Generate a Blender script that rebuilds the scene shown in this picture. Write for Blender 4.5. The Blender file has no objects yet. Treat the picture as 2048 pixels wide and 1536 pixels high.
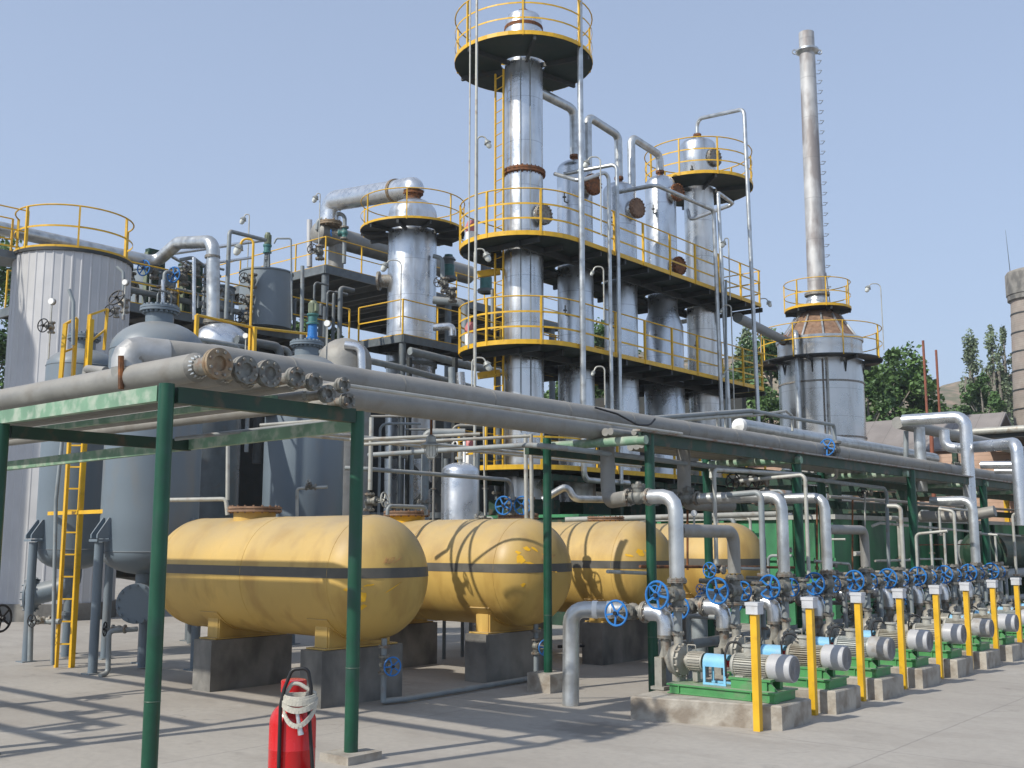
import bpy, math, random
from math import pi, sin, cos, radians
from mathutils import Vector as V, Matrix
from mathutils.geometry import tessellate_polygon
random.seed(7)
sc = bpy.context.scene
C = sc.collection
# ------------------------------------------------------------------ camera
FPX, PITCH, YAW, EYE = 2160.0, math.atan(312/2160.), radians(39.7), 1.65
cam = bpy.data.objects.new('camera', bpy.data.cameras.new('camera')); C.objects.link(cam)
cam.location = (0, 0, EYE); cam.rotation_euler = (pi/2+PITCH, 0, YAW)
cam.data.sensor_width = 36; cam.data.lens = FPX/2048*36
cam.data.clip_start = .05; cam.data.clip_end = 3000
sc.camera = cam
# ------------------------------------------------------------------ sky, sun, exposure
SUNV = V((-.75, -3.1, 2.65)).normalized()          # direction towards the sun
SKY_STRENGTH, SUN_STRENGTH, EXPOSURE = .12, 4.3, .03
w = bpy.data.worlds.new('World'); sc.world = w; w.use_nodes = True
nt = w.node_tree; bg = nt.nodes['Background']
sky = nt.nodes.new('ShaderNodeTexSky'); sky.sky_type = 'NISHITA'; sky.sun_disc = False
sky.sun_elevation = math.asin(SUNV.z); sky.sun_rotation = math.atan2(SUNV.x, SUNV.y)
sky.air_density = 1.2; sky.dust_density = 1.0; sky.ozone_density = 4.5; sky.altitude = 300
hz = nt.nodes.new('ShaderNodeMix'); hz.data_type = 'RGBA'; hz.inputs[7].default_value = (4.85, 5.8, 7.7, 1)   # thin haze over the sky, thicker towards the horizon
tc = nt.nodes.new('ShaderNodeTexCoord'); sz = nt.nodes.new('ShaderNodeSeparateXYZ'); mr = nt.nodes.new('ShaderNodeMapRange')
mr.inputs[1].default_value = .1; mr.inputs[2].default_value = .5; mr.inputs[3].default_value = .68; mr.inputs[4].default_value = .5
nt.links.new(tc.outputs['Generated'], sz.inputs[0]); nt.links.new(sz.outputs[2], mr.inputs[0]); nt.links.new(mr.outputs[0], hz.inputs[0])
nt.links.new(sky.outputs[0], hz.inputs[6]); nt.links.new(hz.outputs[2], bg.inputs[0]); bg.inputs[1].default_value = SKY_STRENGTH
sl = bpy.data.lights.new('sun', 'SUN'); sl.energy = SUN_STRENGTH; sl.angle = radians(.8); sl.color = (1, .95, .86)
so = bpy.data.objects.new('sun', sl); C.objects.link(so); so.rotation_euler = SUNV.to_track_quat('Z', 'Y').to_euler()
so.location = (0, 0, 40)
sc.view_settings.view_transform = 'Standard'; sc.view_settings.look = 'None'
sc.view_settings.exposure = EXPOSURE; sc.view_settings.gamma = 1

# ------------------------------------------------------------------ measuring helper: where a sight line meets a world plane
_F = V((-sin(YAW), cos(YAW), 0)); _R = V((cos(YAW), sin(YAW), 0)); _Z = V((0, 0, 1))
_fw = cos(PITCH)*_F+sin(PITCH)*_Z; _up = -sin(PITCH)*_F+cos(PITCH)*_Z; EYEP = V((0, 0, EYE))
def at(x, y, D=None, X=None, Y=None, Z=None):
    d = _R*(x-1024)+_up*(768-y)+_fw*FPX
    if D is not None: t = D/d.dot(_F)
    elif X is not None: t = X/d.x
    elif Y is not None: t = Y/d.y
    else: t = (Z-EYE)/d.z
    return EYEP+d*t
HAZE = .0006
X_, Y_, Z_ = V((1, 0, 0)), V((0, 1, 0)), V((0, 0, 1))

# ------------------------------------------------------------------ materials
def mat(name, col, rough=.5, metal=0., var=.2, scale=3., dirt=None, damt=.5, dthr=.55, dscale=2.5, streak=1., dust=0.,
        dustcol=(.40, .35, .28), bump=0., seams=None, spec=None):
    m = bpy.data.materials.new(name); m.use_nodes = True; n = m.node_tree.nodes; L = m.node_tree.links
    b = n['Principled BSDF']; b.inputs['Roughness'].default_value = rough; b.inputs['Metallic'].default_value = metal
    g = n.new('ShaderNodeNewGeometry')
    def noise(sc_, det=4, st=1.):
        mp = n.new('ShaderNodeMapping'); mp.inputs['Scale'].default_value = (1, 1, st); L.new(g.outputs['Position'], mp.inputs[0])
        t = n.new('ShaderNodeTexNoise'); t.inputs['Scale'].default_value = sc_; t.inputs['Detail'].default_value = det
        L.new(mp.outputs[0], t.inputs[0]); return t.outputs[0]
    def ramp(src, a, b_, va=0., vb=1.):
        r = n.new('ShaderNodeMapRange'); r.inputs[1].default_value = a; r.inputs[2].default_value = b_
        r.inputs[3].default_value = va; r.inputs[4].default_value = vb; L.new(src, r.inputs[0]); return r.outputs[0]
    def mix(f, a, b_, mode='MIX'):
        x = n.new('ShaderNodeMix'); x.data_type = 'RGBA'; x.blend_type = mode
        (L.new(f, x.inputs[0]) if not isinstance(f, float) else setattr(x.inputs[0], 'default_value', f))
        for i, c in ((6, a), (7, b_)):
            if isinstance(c, tuple): x.inputs[i].default_value = (*c, 1)
            else: L.new(c, x.inputs[i])
        return x.outputs[2]
    n1 = noise(scale)
    c = mix(ramp(n1, .3, .7), tuple(v*(1-var) for v in col), tuple(min(1, v*(1+var)) for v in col))
    if dirt:
        d = noise(dscale, 6, streak)
        c = mix(ramp(d, dthr-.06, dthr+.1, 0., damt), c, dirt)
    if seams:
        sx = n.new('ShaderNodeSeparateXYZ'); L.new(g.outputs['Position'], sx.inputs[0])
        for ax, per, wd in seams:
            mu = n.new('ShaderNodeMath'); mu.operation = 'DIVIDE'; L.new(sx.outputs[ax], mu.inputs[0]); mu.inputs[1].default_value = per
            fr = n.new('ShaderNodeMath'); fr.operation = 'FRACT'; L.new(mu.outputs[0], fr.inputs[0])
            lt = n.new('ShaderNodeMath'); lt.operation = 'LESS_THAN'; L.new(fr.outputs[0], lt.inputs[0]); lt.inputs[1].default_value = wd/per
            ml = n.new('ShaderNodeMath'); ml.operation = 'MULTIPLY'; L.new(lt.outputs[0], ml.inputs[0]); ml.inputs[1].default_value = .4
            c = mix(ml.outputs[0], c, tuple(v*.35 for v in col))
    if dust:
        sn = n.new('ShaderNodeSeparateXYZ'); L.new(g.outputs['Normal'], sn.inputs[0])
        u = ramp(sn.outputs[2], .1, .95, 0., dust)
        mm = n.new('ShaderNodeMath'); mm.operation = 'MULTIPLY'; L.new(u, mm.inputs[0]); L.new(ramp(noise(4, 5), .25, .6, .55, 1.), mm.inputs[1])
        c = mix(mm.outputs[0], c, dustcol)
        if metal:
            q = n.new('ShaderNodeMapRange'); q.inputs[3].default_value = metal; q.inputs[4].default_value = metal*.25
            L.new(mm.outputs[0], q.inputs[0]); L.new(q.outputs[0], b.inputs['Metallic'])
    L.new(c, b.inputs['Base Color'])
    L.new(ramp(n1, .3, .7, max(.05, rough-.08), min(1, rough+.1)), b.inputs['Roughness'])
    if bump:
        bp = n.new('ShaderNodeBump'); bp.inputs['Strength'].default_value = bump; bp.inputs['Distance'].default_value = .02
        L.new(noise(scale*6, 5), bp.inputs['Height']); L.new(bp.outputs[0], b.inputs['Normal'])
    return m
M = {}
M['clad'] = mat('clad', (.66, .68, .695), .30, .93, .12, 2.2, dirt=(.36, .34, .31), damt=.6, dthr=.57, dscale=3.5, streak=.16, seams=((2, 1.15, .022),), bump=.15)
M['cladp'] = mat('clad_pipe', (.56, .58, .58), .36, .8, .15, 4, dirt=(.3, .29, .27), damt=.5, dthr=.56, dscale=5, dust=.35, bump=.08)
M['alu'] = mat('bright_cladding', (.66, .68, .70), .3, .88, .1, 5, dirt=(.42, .41, .39), damt=.25, dthr=.6, dust=.2, bump=.08)
M['claddust'] = mat('dusty_elbow_cladding', (.44, .445, .44), .48, .55, .12, 4, dirt=(.28, .27, .24), damt=.5, dthr=.56, dscale=5, dust=.55, dustcol=(.36, .33, .29), bump=.12)
M['dull'] = mat('dusty_cladding', (.27, .265, .245), .6, .35, .14, 3, dirt=(.22, .2, .17), damt=.55, dthr=.57, dscale=5, dust=.75, dustcol=(.34, .31, .265), bump=.2)
M['pipeg'] = mat('grey_pipe_paint', (.24, .27, .28), .5, .1, .15, 5, dirt=(.2, .13, .08), damt=.5, dthr=.62, dscale=6, dust=.5)
M['pipel'] = mat('pale_pipe_paint', (.42, .42, .38), .5, .2, .15, 6, dirt=(.24, .16, .1), damt=.6, dthr=.6, dscale=7, dust=.3)
M['vessel'] = mat('grey_vessel_paint', (.15, .19, .225), .45, 0, .08, 1.2, dirt=(.22, .19, .15), damt=.35, dthr=.6, dscale=3, streak=.3, dust=.5, dustcol=(.33, .30, .25), bump=.04)
M['agit'] = mat('grey_tank_paint', (.21, .25, .28), .45, 0, .08, 1.2, dirt=(.15, .17, .18), damt=.4, dthr=.58, dscale=2, streak=.3)
M['white'] = mat('white_cladding', (.50, .50, .505), .5, .15, .06, 2, dirt=(.42, .41, .38), damt=.35, dthr=.58, dscale=2, streak=.15)
M['yellow'] = mat('yellow_paint', (.70, .41, .02), .42, 0, .12, 5, dirt=(.3, .15, .04), damt=.45, dthr=.64, dscale=9, dust=.15)
M['tank'] = mat('tank_yellow', (.57, .375, .10), .5, 0, .12, 1.3, dirt=(.36, .21, .05), damt=.6, dthr=.54, dscale=3.5, streak=.3, dust=.75, dustcol=(.40, .32, .20), bump=.03)
M['peel'] = mat('fresh_yellow', (.80, .45, .02), .45, 0, .1, 6)
M['stripe'] = mat('stripe_paint', (.09, .085, .072), .55, 0, .2, 6, dust=.3)
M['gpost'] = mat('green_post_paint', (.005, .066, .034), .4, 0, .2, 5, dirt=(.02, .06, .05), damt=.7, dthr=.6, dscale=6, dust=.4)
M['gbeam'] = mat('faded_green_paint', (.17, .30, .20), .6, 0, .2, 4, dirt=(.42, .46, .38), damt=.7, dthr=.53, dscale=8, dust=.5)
M['gdark'] = mat('dark_green_paint_and_shade', (.014, .045, .026), .55, 0, .3, 4, dirt=(.12, .07, .04), damt=.6, dthr=.6, dscale=6, dust=.35)  # dark green paint; on the rack side beams it stands for shade
M['gskid'] = mat('green_skid_paint', (.07, .27, .09), .5, 0, .15, 7, dirt=(.2, .2, .15), damt=.5, dthr=.6, dscale=9, dust=.75, dustcol=(.36, .36, .28))
M['gtank'] = mat('green_tank_paint', (.05, .235, .10), .5, 0, .15, 2, dirt=(.02, .08, .04), damt=.8, dthr=.5, dscale=1.5, streak=.4, dust=.5)  # dark green blotches stand in for shadows on the tank
M['blue'] = mat('blue_wheel_paint', (.025, .18, .50), .4, 0, .15, 20, dirt=(.02, .06, .2), damt=.5, dthr=.6, dscale=20)
M['sky'] = mat('light_blue_paint', (.20, .50, .74), .5, 0, .1, 9, dirt=(.3, .4, .45), damt=.5, dthr=.6, dscale=12, dust=.2)
M['valve'] = mat('valve_grey', (.17, .175, .16), .55, .2, .3, 20, dirt=(.10, .08, .06), damt=.7, dthr=.55, dscale=18, dust=.6)
M['flange'] = mat('flange_metal', (.26, .25, .22), .5, .4, .25, 16, dirt=(.2, .11, .06), damt=.7, dthr=.56, dscale=18, dust=.4)
M['pump'] = mat('pump_paint', (.33, .32, .28), .5, .2, .2, 14, dirt=(.15, .12, .09), damt=.6, dthr=.57, dscale=14, dust=.5)
M['motor'] = mat('motor_paint', (.42, .42, .38), .5, .1, .15, 14, dirt=(.25, .22, .17), damt=.5, dthr=.58, dscale=12, dust=.4)
M['motor2'] = mat('motor_paint_dusty', (.36, .35, .29), .6, .05, .2, 10, dirt=(.2, .16, .11), damt=.7, dthr=.53, dscale=9, dust=.6)
M['motor3'] = mat('motor_paint_newer', (.40, .43, .42), .4, .1, .1, 14, dirt=(.22, .2, .17), damt=.4, dthr=.62, dscale=12, dust=.2)
M['fan2'] = mat('fan_cover_worn', (.36, .365, .37), .55, 0, .12, 10, dirt=(.22, .19, .15), damt=.6, dthr=.55, dscale=12, dust=.4)
M['fan'] = mat('fan_cover_paint', (.43, .44, .46), .5, 0, .06, 10, dust=.3)
M['fanend'] = mat('fan_grille', (.22, .22, .225), .6, 0, .15, 60)
M['rust'] = mat('rust', (.22, .085, .03), .8, .1, .4, 12, dirt=(.08, .04, .02), damt=.8, dthr=.52, dscale=9, bump=.3)
M['rustpl'] = mat('rusted_plate', (.25, .155, .10), .75, .1, .3, 8, dirt=(.16, .08, .04), damt=.6, dthr=.54, dscale=6)
M['conc'] = mat('block_concrete', (.21, .20, .18), .85, 0, .3, 2.5, dirt=(.07, .07, .068), damt=.7, dthr=.53, dscale=2.2, streak=.5, dust=.45, bump=.35)
M['plinth'] = mat('plinth_concrete', (.38, .35, .30), .9, 0, .2, 4, dirt=(.20, .16, .12), damt=.7, dthr=.54, dscale=5, dust=.2, bump=.5)
M['deck'] = mat('dark_steel_and_shade', (.035, .04, .04), .6, .1, .3, 3, dirt=(.07, .05, .035), damt=.5, dthr=.6, dscale=5)  # dark steel; also used as painted shade under the decks
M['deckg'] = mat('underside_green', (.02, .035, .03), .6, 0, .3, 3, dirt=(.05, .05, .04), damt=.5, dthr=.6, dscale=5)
M['steelg'] = mat('grey_steel', (.13, .15, .16), .5, .1, .2, 5, dirt=(.16, .12, .09), damt=.4, dthr=.62, dscale=7, dust=.5)
M['black'] = mat('black_rubber', (.012, .012, .013), .5, 0, .2, 8)
M['redp'] = mat('red_paint', (.56, .012, .015), .25, 0, .08, 3, dirt=(.35, .01, .01), damt=.4, dthr=.62, dscale=5, dust=.12)
M['pinkred'] = mat('faded_red_paint', (.50, .16, .16), .5, 0, .1, 9)
M['markred'] = mat('faded_red_marking', (.42, .20, .09), .7, 0, .2, 30)
M['hose'] = mat('canvas_hose', (.50, .48, .41), .85, 0, .12, 30, bump=.4)
M['gauge'] = mat('gauge_white', (.8, .8, .77), .4, 0, .05, 9)
M['cap'] = mat('switch_box_grey', (.52, .53, .55), .5, 0, .1, 9, dirt=(.35, .33, .3), damt=.4, dthr=.6, dscale=12)
M['lamp'] = mat('lamp_housing', (.30, .31, .29), .5, .3, .2, 20)
M['glass'] = mat('lamp_glass', (.62, .64, .60), .15, 0, .1, 20)
M['teal'] = mat('teal_motor_paint', (.05, .17, .16), .45, 0, .2, 9, dust=.3)
M['olive'] = mat('olive_motor_paint', (.17, .20, .13), .5, 0, .2, 9, dust=.3)
M['beamtop'] = mat('rusty_beam_flange', (.30, .29, .27), .7, 0, .2, 6, dirt=(.22, .10, .05), damt=.8, dthr=.56, dscale=7, dust=.3)
M['flange0'] = mat('brown_flange', (.26, .20, .13), .6, .2, .3, 16, dirt=(.2, .10, .04), damt=.6, dthr=.55, dscale=14)
M['soot'] = mat('stack_cladding', (.47, .47, .465), .6, .25, .2, 1.5, dirt=(.22, .19, .18), damt=.8, dthr=.5, dscale=2.2, streak=.35, seams=((2, 1.6, .03),))
M['furn'] = mat('furnace_cladding', (.56, .56, .55), .28, .95, .12, 1.5, dirt=(.35, .33, .3), damt=.5, dthr=.57, dscale=1.8, streak=.2, seams=((2, 1.0, .02),))
M['brick'] = mat('chimney_brick', (.30, .26, .225), .9, 0, .15, 2, dirt=(.28, .22, .19), damt=.6, dthr=.55, dscale=1.5, seams=((2, .14, .014),))
M['bwall'] = mat('pink_brick_wall', (.50, .34, .25), .9, 0, .12, 3, dirt=(.34, .24, .18), damt=.5, dthr=.55, dscale=2, seams=((2, .16, .016),))
M['roof'] = mat('roof_sheet', (.24, .215, .20), .8, 0, .1, 1.5, dirt=(.17, .15, .135), damt=.5, dthr=.55, dscale=1, seams=((0, .9, .03),))
M['redpole'] = mat('rusty_red_pole', (.24, .08, .045), .7, 0, .25, 3)
M['leaf1'] = mat('broad_leaf', (.09, .165, .045), .6, 0, .5, .9)
M['leaf2'] = mat('poplar_leaf', (.17, .22, .13), .6, 0, .4, 1.1)
M['leaf3'] = mat('dark_leaf', (.07, .135, .04), .6, 0, .5, .9)
M['bark'] = mat('bark', (.22, .20, .17), .9, 0, .3, 6)
M['hill'] = mat('dry_hill_soil', (.30, .22, .15), .95, 0, .25, .15, dirt=(.12, .13, .07), damt=.8, dthr=.48, dscale=.25)

def ground_mat():
    m = bpy.data.materials.new('yard_concrete'); m.use_nodes = True; n = m.node_tree.nodes; L = m.node_tree.links
    b = n['Principled BSDF']; b.inputs['Roughness'].default_value = .88
    g = n.new('ShaderNodeNewGeometry')
    def noi(s, d=5, mp=None):
        t = n.new('ShaderNodeTexNoise'); t.inputs['Scale'].default_value = s; t.inputs['Detail'].default_value = d; t.inputs['Roughness'].default_value = .6
        if mp:
            k = n.new('ShaderNodeMapping'); k.inputs['Scale'].default_value = mp; L.new(g.outputs['Position'], k.inputs[0]); L.new(k.outputs[0], t.inputs[0])
        else: L.new(g.outputs['Position'], t.inputs[0])
        return t.outputs[0]
    def rng(src, a, b_, c, d):
        r = n.new('ShaderNodeMapRange'); r.inputs[1].default_value = a; r.inputs[2].default_value = b_; r.inputs[3].default_value = c; r.inputs[4].default_value = d
        L.new(src, r.inputs[0]); return r.outputs[0]
    def mix(f, a, b_):
        x = n.new('ShaderNodeMix'); x.data_type = 'RGBA'; L.new(f, x.inputs[0])
        for i, c in ((6, a), (7, b_)):
            if isinstance(c, tuple): x.inputs[i].default_value = (*c, 1)
            else: L.new(c, x.inputs[i])
        return x.outputs[2]
    c = mix(rng(noi(.35), .35, .65, 0, 1), (.345, .312, .27), (.42, .385, .335))
    c = mix(rng(noi(1.6, 6, (.6, 1.3, 1)), .48, .72, 0, .6), c, (.275, .245, .21))
    c = mix(rng(noi(.9, 5), .60, .72, 0, .55), c, (.48, .45, .405))
    c = mix(rng(noi(14, 4), .35, .75, 0, .35), c, (.25, .235, .21))
    # damp / oily patch beside the first plinth and joints between the slabs
    sx = n.new('ShaderNodeSeparateXYZ'); L.new(g.outputs['Position'], sx.inputs[0])
    def line(ax, per, off, wd):
        a = n.new('ShaderNodeMath'); a.operation = 'ADD'; L.new(sx.outputs[ax], a.inputs[0]); a.inputs[1].default_value = off
        wob = n.new('ShaderNodeMath'); wob.operation = 'MULTIPLY_ADD'; L.new(noi(3), wob.inputs[0]); wob.inputs[1].default_value = .03; L.new(a.outputs[0], wob.inputs[2])
        q = n.new('ShaderNodeMath'); q.operation = 'DIVIDE'; L.new(wob.outputs[0], q.inputs[0]); q.inputs[1].default_value = per
        fr = n.new('ShaderNodeMath'); fr.operation = 'FRACT'; L.new(q.outputs[0], fr.inputs[0])
        lt = n.new('ShaderNodeMath'); lt.operation = 'LESS_THAN'; L.new(fr.outputs[0], lt.inputs[0]); lt.inputs[1].default_value = wd/per
        return rng(lt.outputs[0], 0, 1, 0, .45)
    c = mix(line(0, 4.0, 3.35, .015), c, (.16, .15, .14))
    c = mix(line(1, 5.0, 1.3, .015), c, (.16, .15, .14))
    vd = n.new('ShaderNodeVectorMath'); vd.operation = 'DISTANCE'; vd.inputs[1].default_value = (-5.75, 8.05, 0)
    mp = n.new('ShaderNodeMapping'); mp.inputs['Scale'].default_value = (1, 1, 1); L.new(g.outputs['Position'], mp.inputs[0]); L.new(mp.outputs[0], vd.inputs[0])
    ad = n.new('ShaderNodeMath'); ad.operation = 'MULTIPLY_ADD'; L.new(noi(5), ad.inputs[0]); ad.inputs[1].default_value = .7; L.new(vd.outputs['Value'], ad.inputs[2])
    c = mix(rng(ad.outputs[0], .55, .85, .55, 0), c, (.10, .09, .08))
    vo = n.new('ShaderNodeTexVoronoi'); vo.feature = 'DISTANCE_TO_EDGE'; vo.inputs['Scale'].default_value = .42
    wv = n.new('ShaderNodeVectorMath'); wv.operation = 'MULTIPLY_ADD'; nn = n.new('ShaderNodeTexNoise'); nn.inputs['Scale'].default_value = 1.6; nn.inputs['Detail'].default_value = 6
    L.new(g.outputs['Position'], nn.inputs[0]); L.new(nn.outputs[1], wv.inputs[0]); wv.inputs[1].default_value = (.9, .9, .9); L.new(g.outputs['Position'], wv.inputs[2]); L.new(wv.outputs[0], vo.inputs[0])
    ck = rng(vo.outputs['Distance'], .0, .006, .55, 0); mk = n.new('ShaderNodeMath'); mk.operation = 'MULTIPLY'; L.new(ck, mk.inputs[0]); L.new(rng(noi(.5), .5, .6, 0, 1), mk.inputs[1])
    c = mix(mk.outputs[0], c, (.12, .11, .10))
    c = mix(rng(noi(2.3, 6), .62, .72, 0, .5), c, (.2, .185, .165))
    L.new(c, b.inputs['Base Color'])
    bp = n.new('ShaderNodeBump'); bp.inputs['Strength'].default_value = .25; bp.inputs['Distance'].default_value = .01
    L.new(noi(25, 6), bp.inputs['Height']); L.new(bp.outputs[0], b.inputs['Normal'])
    return m
M['ground'] = ground_mat()

# ------------------------------------------------------------------ mesh builder
def frame(d):
    d = V(d).normalized(); u = d.cross(Z_) if abs(d.z) < .9 else d.cross(X_)
    u.normalize(); return d, u, d.cross(u)
def fillet(pts, rad, seg=5):
    pts = [V(p) for p in pts]; out = [pts[0]]
    for i in range(1, len(pts)-1):
        a, b, c = pts[i-1], pts[i], pts[i+1]; d1 = a-b; d2 = c-b; l1, l2 = d1.length, d2.length
        if l1 < 1e-6 or l2 < 1e-6: continue
        d1 /= l1; d2 /= l2; ang = d1.angle(d2)
        if ang > pi-.05 or rad <= 0: out.append(b); continue
        t = min(rad/math.tan(ang/2), l1*.48, l2*.48); r = t*math.tan(ang/2)
        cen = b+(d1+d2).normalized()*(r/sin(ang/2)); s, e = b+d1*t-cen, b+d2*t-cen
        q = s.rotation_difference(e); ax, an = q.to_axis_angle()
        for k in range(seg+1): out.append(cen+Matrix.Rotation(an*k/seg, 3, ax) @ s)
    out.append(pts[-1]); return out
class MB:
    def __init__(s): s.v = []; s.f = []; s.mi = []
    def add(s, vs, fs, mi=0):
        o = len(s.v); s.v += [V(x) for x in vs]; s.f += [tuple(i+o for i in f) for f in fs]; s.mi += [mi]*len(fs); return s
    def box(s, a, b, mi=0):
        x0, y0, z0 = [min(p, q) for p, q in zip(a, b)]; x1, y1, z1 = [max(p, q) for p, q in zip(a, b)]
        return s.add([(x0, y0, z0), (x1, y0, z0), (x1, y1, z0), (x0, y1, z0), (x0, y0, z1), (x1, y0, z1), (x1, y1, z1), (x0, y1, z1)],
                     [(0, 3, 2, 1), (4, 5, 6, 7), (0, 1, 5, 4), (1, 2, 6, 5), (2, 3, 7, 6), (3, 0, 4, 7)], mi)
    def bar(s, p, q, w, h, mi=0, up=Z_):
        p, q = V(p), V(q); d = (q-p).normalized(); u = d.cross(up)
        if u.length < 1e-4: u = d.cross(X_)
        u.normalize(); n = u.cross(d); u *= w/2; n *= h/2
        return s.add([p-u-n, p+u-n, p+u+n, p-u+n, q-u-n, q+u-n, q+u+n, q-u+n],
                     [(0, 1, 2, 3), (7, 6, 5, 4), (4, 5, 1, 0), (5, 6, 2, 1), (6, 7, 3, 2), (7, 4, 0, 3)], mi)
    def cyl(s, p, q, r, r2=None, n=14, mi=0, cap=True):
        p, q = V(p), V(q); r2 = r if r2 is None else r2; d, u, w_ = frame(q-p)
        vs = [p+(u*cos(2*pi*i/n)+w_*sin(2*pi*i/n))*r for i in range(n)]+[q+(u*cos(2*pi*i/n)+w_*sin(2*pi*i/n))*r2 for i in range(n)]
        fs = [(i, i+n, (i+1) % n+n, (i+1) % n) for i in range(n)]
        if cap: fs += [tuple(range(n)), tuple(reversed(range(n, 2*n)))]
        return s.add(vs, fs, mi)
    def tube(s, pts, r, n=10, bend=None, mi=0, cap=True, seg=5):
        pts = fillet(pts, bend if bend is not None else r*1.8, seg); m = len(pts); rings = []
        d = (pts[1]-pts[0]).normalized(); _, u, w_ = frame(d); pd = d
        for i, p in enumerate(pts):
            nd = (pts[min(i+1, m-1)]-pts[max(i-1, 0)]).normalized()
            q = pd.rotation_difference(nd); u = q @ u; w_ = q @ w_; pd = nd
            rings += [p+(u*cos(2*pi*k/n)+w_*sin(2*pi*k/n))*r for k in range(n)]
        fs = [(i*n+k, (i+1)*n+k, (i+1)*n+(k+1) % n, i*n+(k+1) % n) for i in range(m-1) for k in range(n)]
        if cap: fs += [tuple(range(n)), tuple(reversed(range((m-1)*n, m*n)))]
        return s.add(rings, fs, mi)
    def lathe(s, prof, o=(0, 0, 0), ax=Z_, n=32, mi=0):
        o = V(o); d, u, w_ = frame(ax); vs = []; m = len(prof)
        for r, h in prof: vs += [o+d*h+(u*cos(2*pi*k/n)+w_*sin(2*pi*k/n))*max(r, 1e-4) for k in range(n)]
        fs = [(i*n+k, (i+1)*n+k, (i+1)*n+(k+1) % n, i*n+(k+1) % n) for i in range(m-1) for k in range(n)]
        if prof[0][0] > .002: fs.append(tuple(range(n)))
        if prof[-1][0] > .002: fs.append(tuple(reversed(range((m-1)*n, m*n))))
        return s.add(vs, fs, mi)
    def torus(s, c, ax, R, r, n=24, m=6, mi=0, a0=0, a1=2*pi):
        c = V(c); d, u, w_ = frame(ax); full = abs(a1-a0-2*pi) < 1e-3; k = n if full else n+1; vs = []
        for i in range(k):
            a = a0+(a1-a0)*i/n; e = u*cos(a)+w_*sin(a)
            vs += [c+e*(R+r*cos(2*pi*j/m))+d*r*sin(2*pi*j/m) for j in range(m)]
        fs = [(i*m+j, i*m+(j+1) % m, ((i+1) % k)*m+(j+1) % m, ((i+1) % k)*m+j) for i in range(n) for j in range(m)]
        return s.add(vs, fs, mi)
    def bolts(s, c, ax, R, n, r, h, mi=0):
        d, u, w_ = frame(ax); c = V(c)
        for i in range(n):
            a = 2*pi*(i+.5)/n; p = c+(u*cos(a)+w_*sin(a))*R; s.cyl(p-d*h, p+d*h, r, n=6, mi=mi)
        return s
    def flange(s, c, ax, r, t=.02, nb=8, mi=0):
        d = V(ax).normalized(); c = V(c); s.cyl(c-d*t*1.1, c-d*t*.1, r, n=20, mi=mi); s.cyl(c+d*t*.1, c+d*t*1.1, r, n=20, mi=mi)
        return s.bolts(c, ax, r*.8, nb, r*.09+.003, t*2, mi)
    def sphere(s, c, r, sx=1, sy=1, sz=1, n=14, mi=0):
        prof = [(r*sin(pi*i/8), -r*cos(pi*i/8)) for i in range(9)]; o = len(s.v); s.lathe(prof, (0, 0, 0), Z_, n, mi); c = V(c)
        for i in range(o, len(s.v)): v = s.v[i]; s.v[i] = V((v.x*sx, v.y*sy, v.z*sz))+c
        return s
def obj(name, mb, m, parent=None, label=None, angle=40):
    me = bpy.data.meshes.new(name); off = V((0, 0, 0)); p = parent
    while p is not None: off += p.location; p = p.parent
    me.from_pydata([tuple(v-off) for v in mb.v], [], mb.f)
    for x in (m if isinstance(m, (list, tuple)) else [m]): me.materials.append(M[x])
    me.polygons.foreach_set('material_index', mb.mi); me.polygons.foreach_set('use_smooth', [True]*len(me.polygons))
    me.set_sharp_from_angle(angle=radians(angle)); me.update()
    o = bpy.data.objects.new(name, me); C.objects.link(o)
    if parent: o.parent = parent
    if label: o['label'] = label
    return o
def thing(name, label, cat, loc=(0, 0, 0), group=None):
    o = bpy.data.objects.new(name, None); C.objects.link(o); o.location = loc; o['label'] = label; o['category'] = cat
    o.empty_display_size = .2
    if group: o['group'] = group
    return o
def single(name, mb, m, label, cat, group=None, angle=40):
    c = V((sum(v.x for v in mb.v)/len(mb.v), sum(v.y for v in mb.v)/len(mb.v), min(v.z for v in mb.v)))
    for v in mb.v: v -= c
    o = obj(name, mb, m, None, None, angle); o.location = c; o['label'] = label; o['category'] = cat
    if group: o['group'] = group
    return o
def pipe(label, pts, r, m='cladp', cat='pipe', name='pipe', n=12, bend=None, fl=(), group=None, fm='flange', seg=5, angle=40):
    """one run of pipe; fl = [(point, axis, radius)] flanged joints as parts"""
    mb = MB().tube(pts, r, n, bend, seg=seg)
    if not fl: return single(name, mb, m, label, cat, group, angle)
    t = thing(name, label, cat, V(pts[0]), group); obj('pipe_run', mb, m, t, None, angle)
    for c, ax, fr in fl: obj('flange', MB().flange(c, ax, fr, max(.008, fr*.14)), fm, t)
    return t
def struct(name, mb, m, kind='structure'):
    o = obj(name, mb, m); o['kind'] = kind; return o
ORD = ['nearest', 'second nearest', 'third nearest', 'fourth nearest', 'fifth nearest', 'sixth nearest', 'seventh nearest', 'eighth nearest', 'ninth nearest', 'tenth nearest', 'eleventh nearest', 'twelfth nearest', 'thirteenth nearest', 'fourteenth nearest', 'fifteenth nearest', 'sixteenth nearest']

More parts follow.
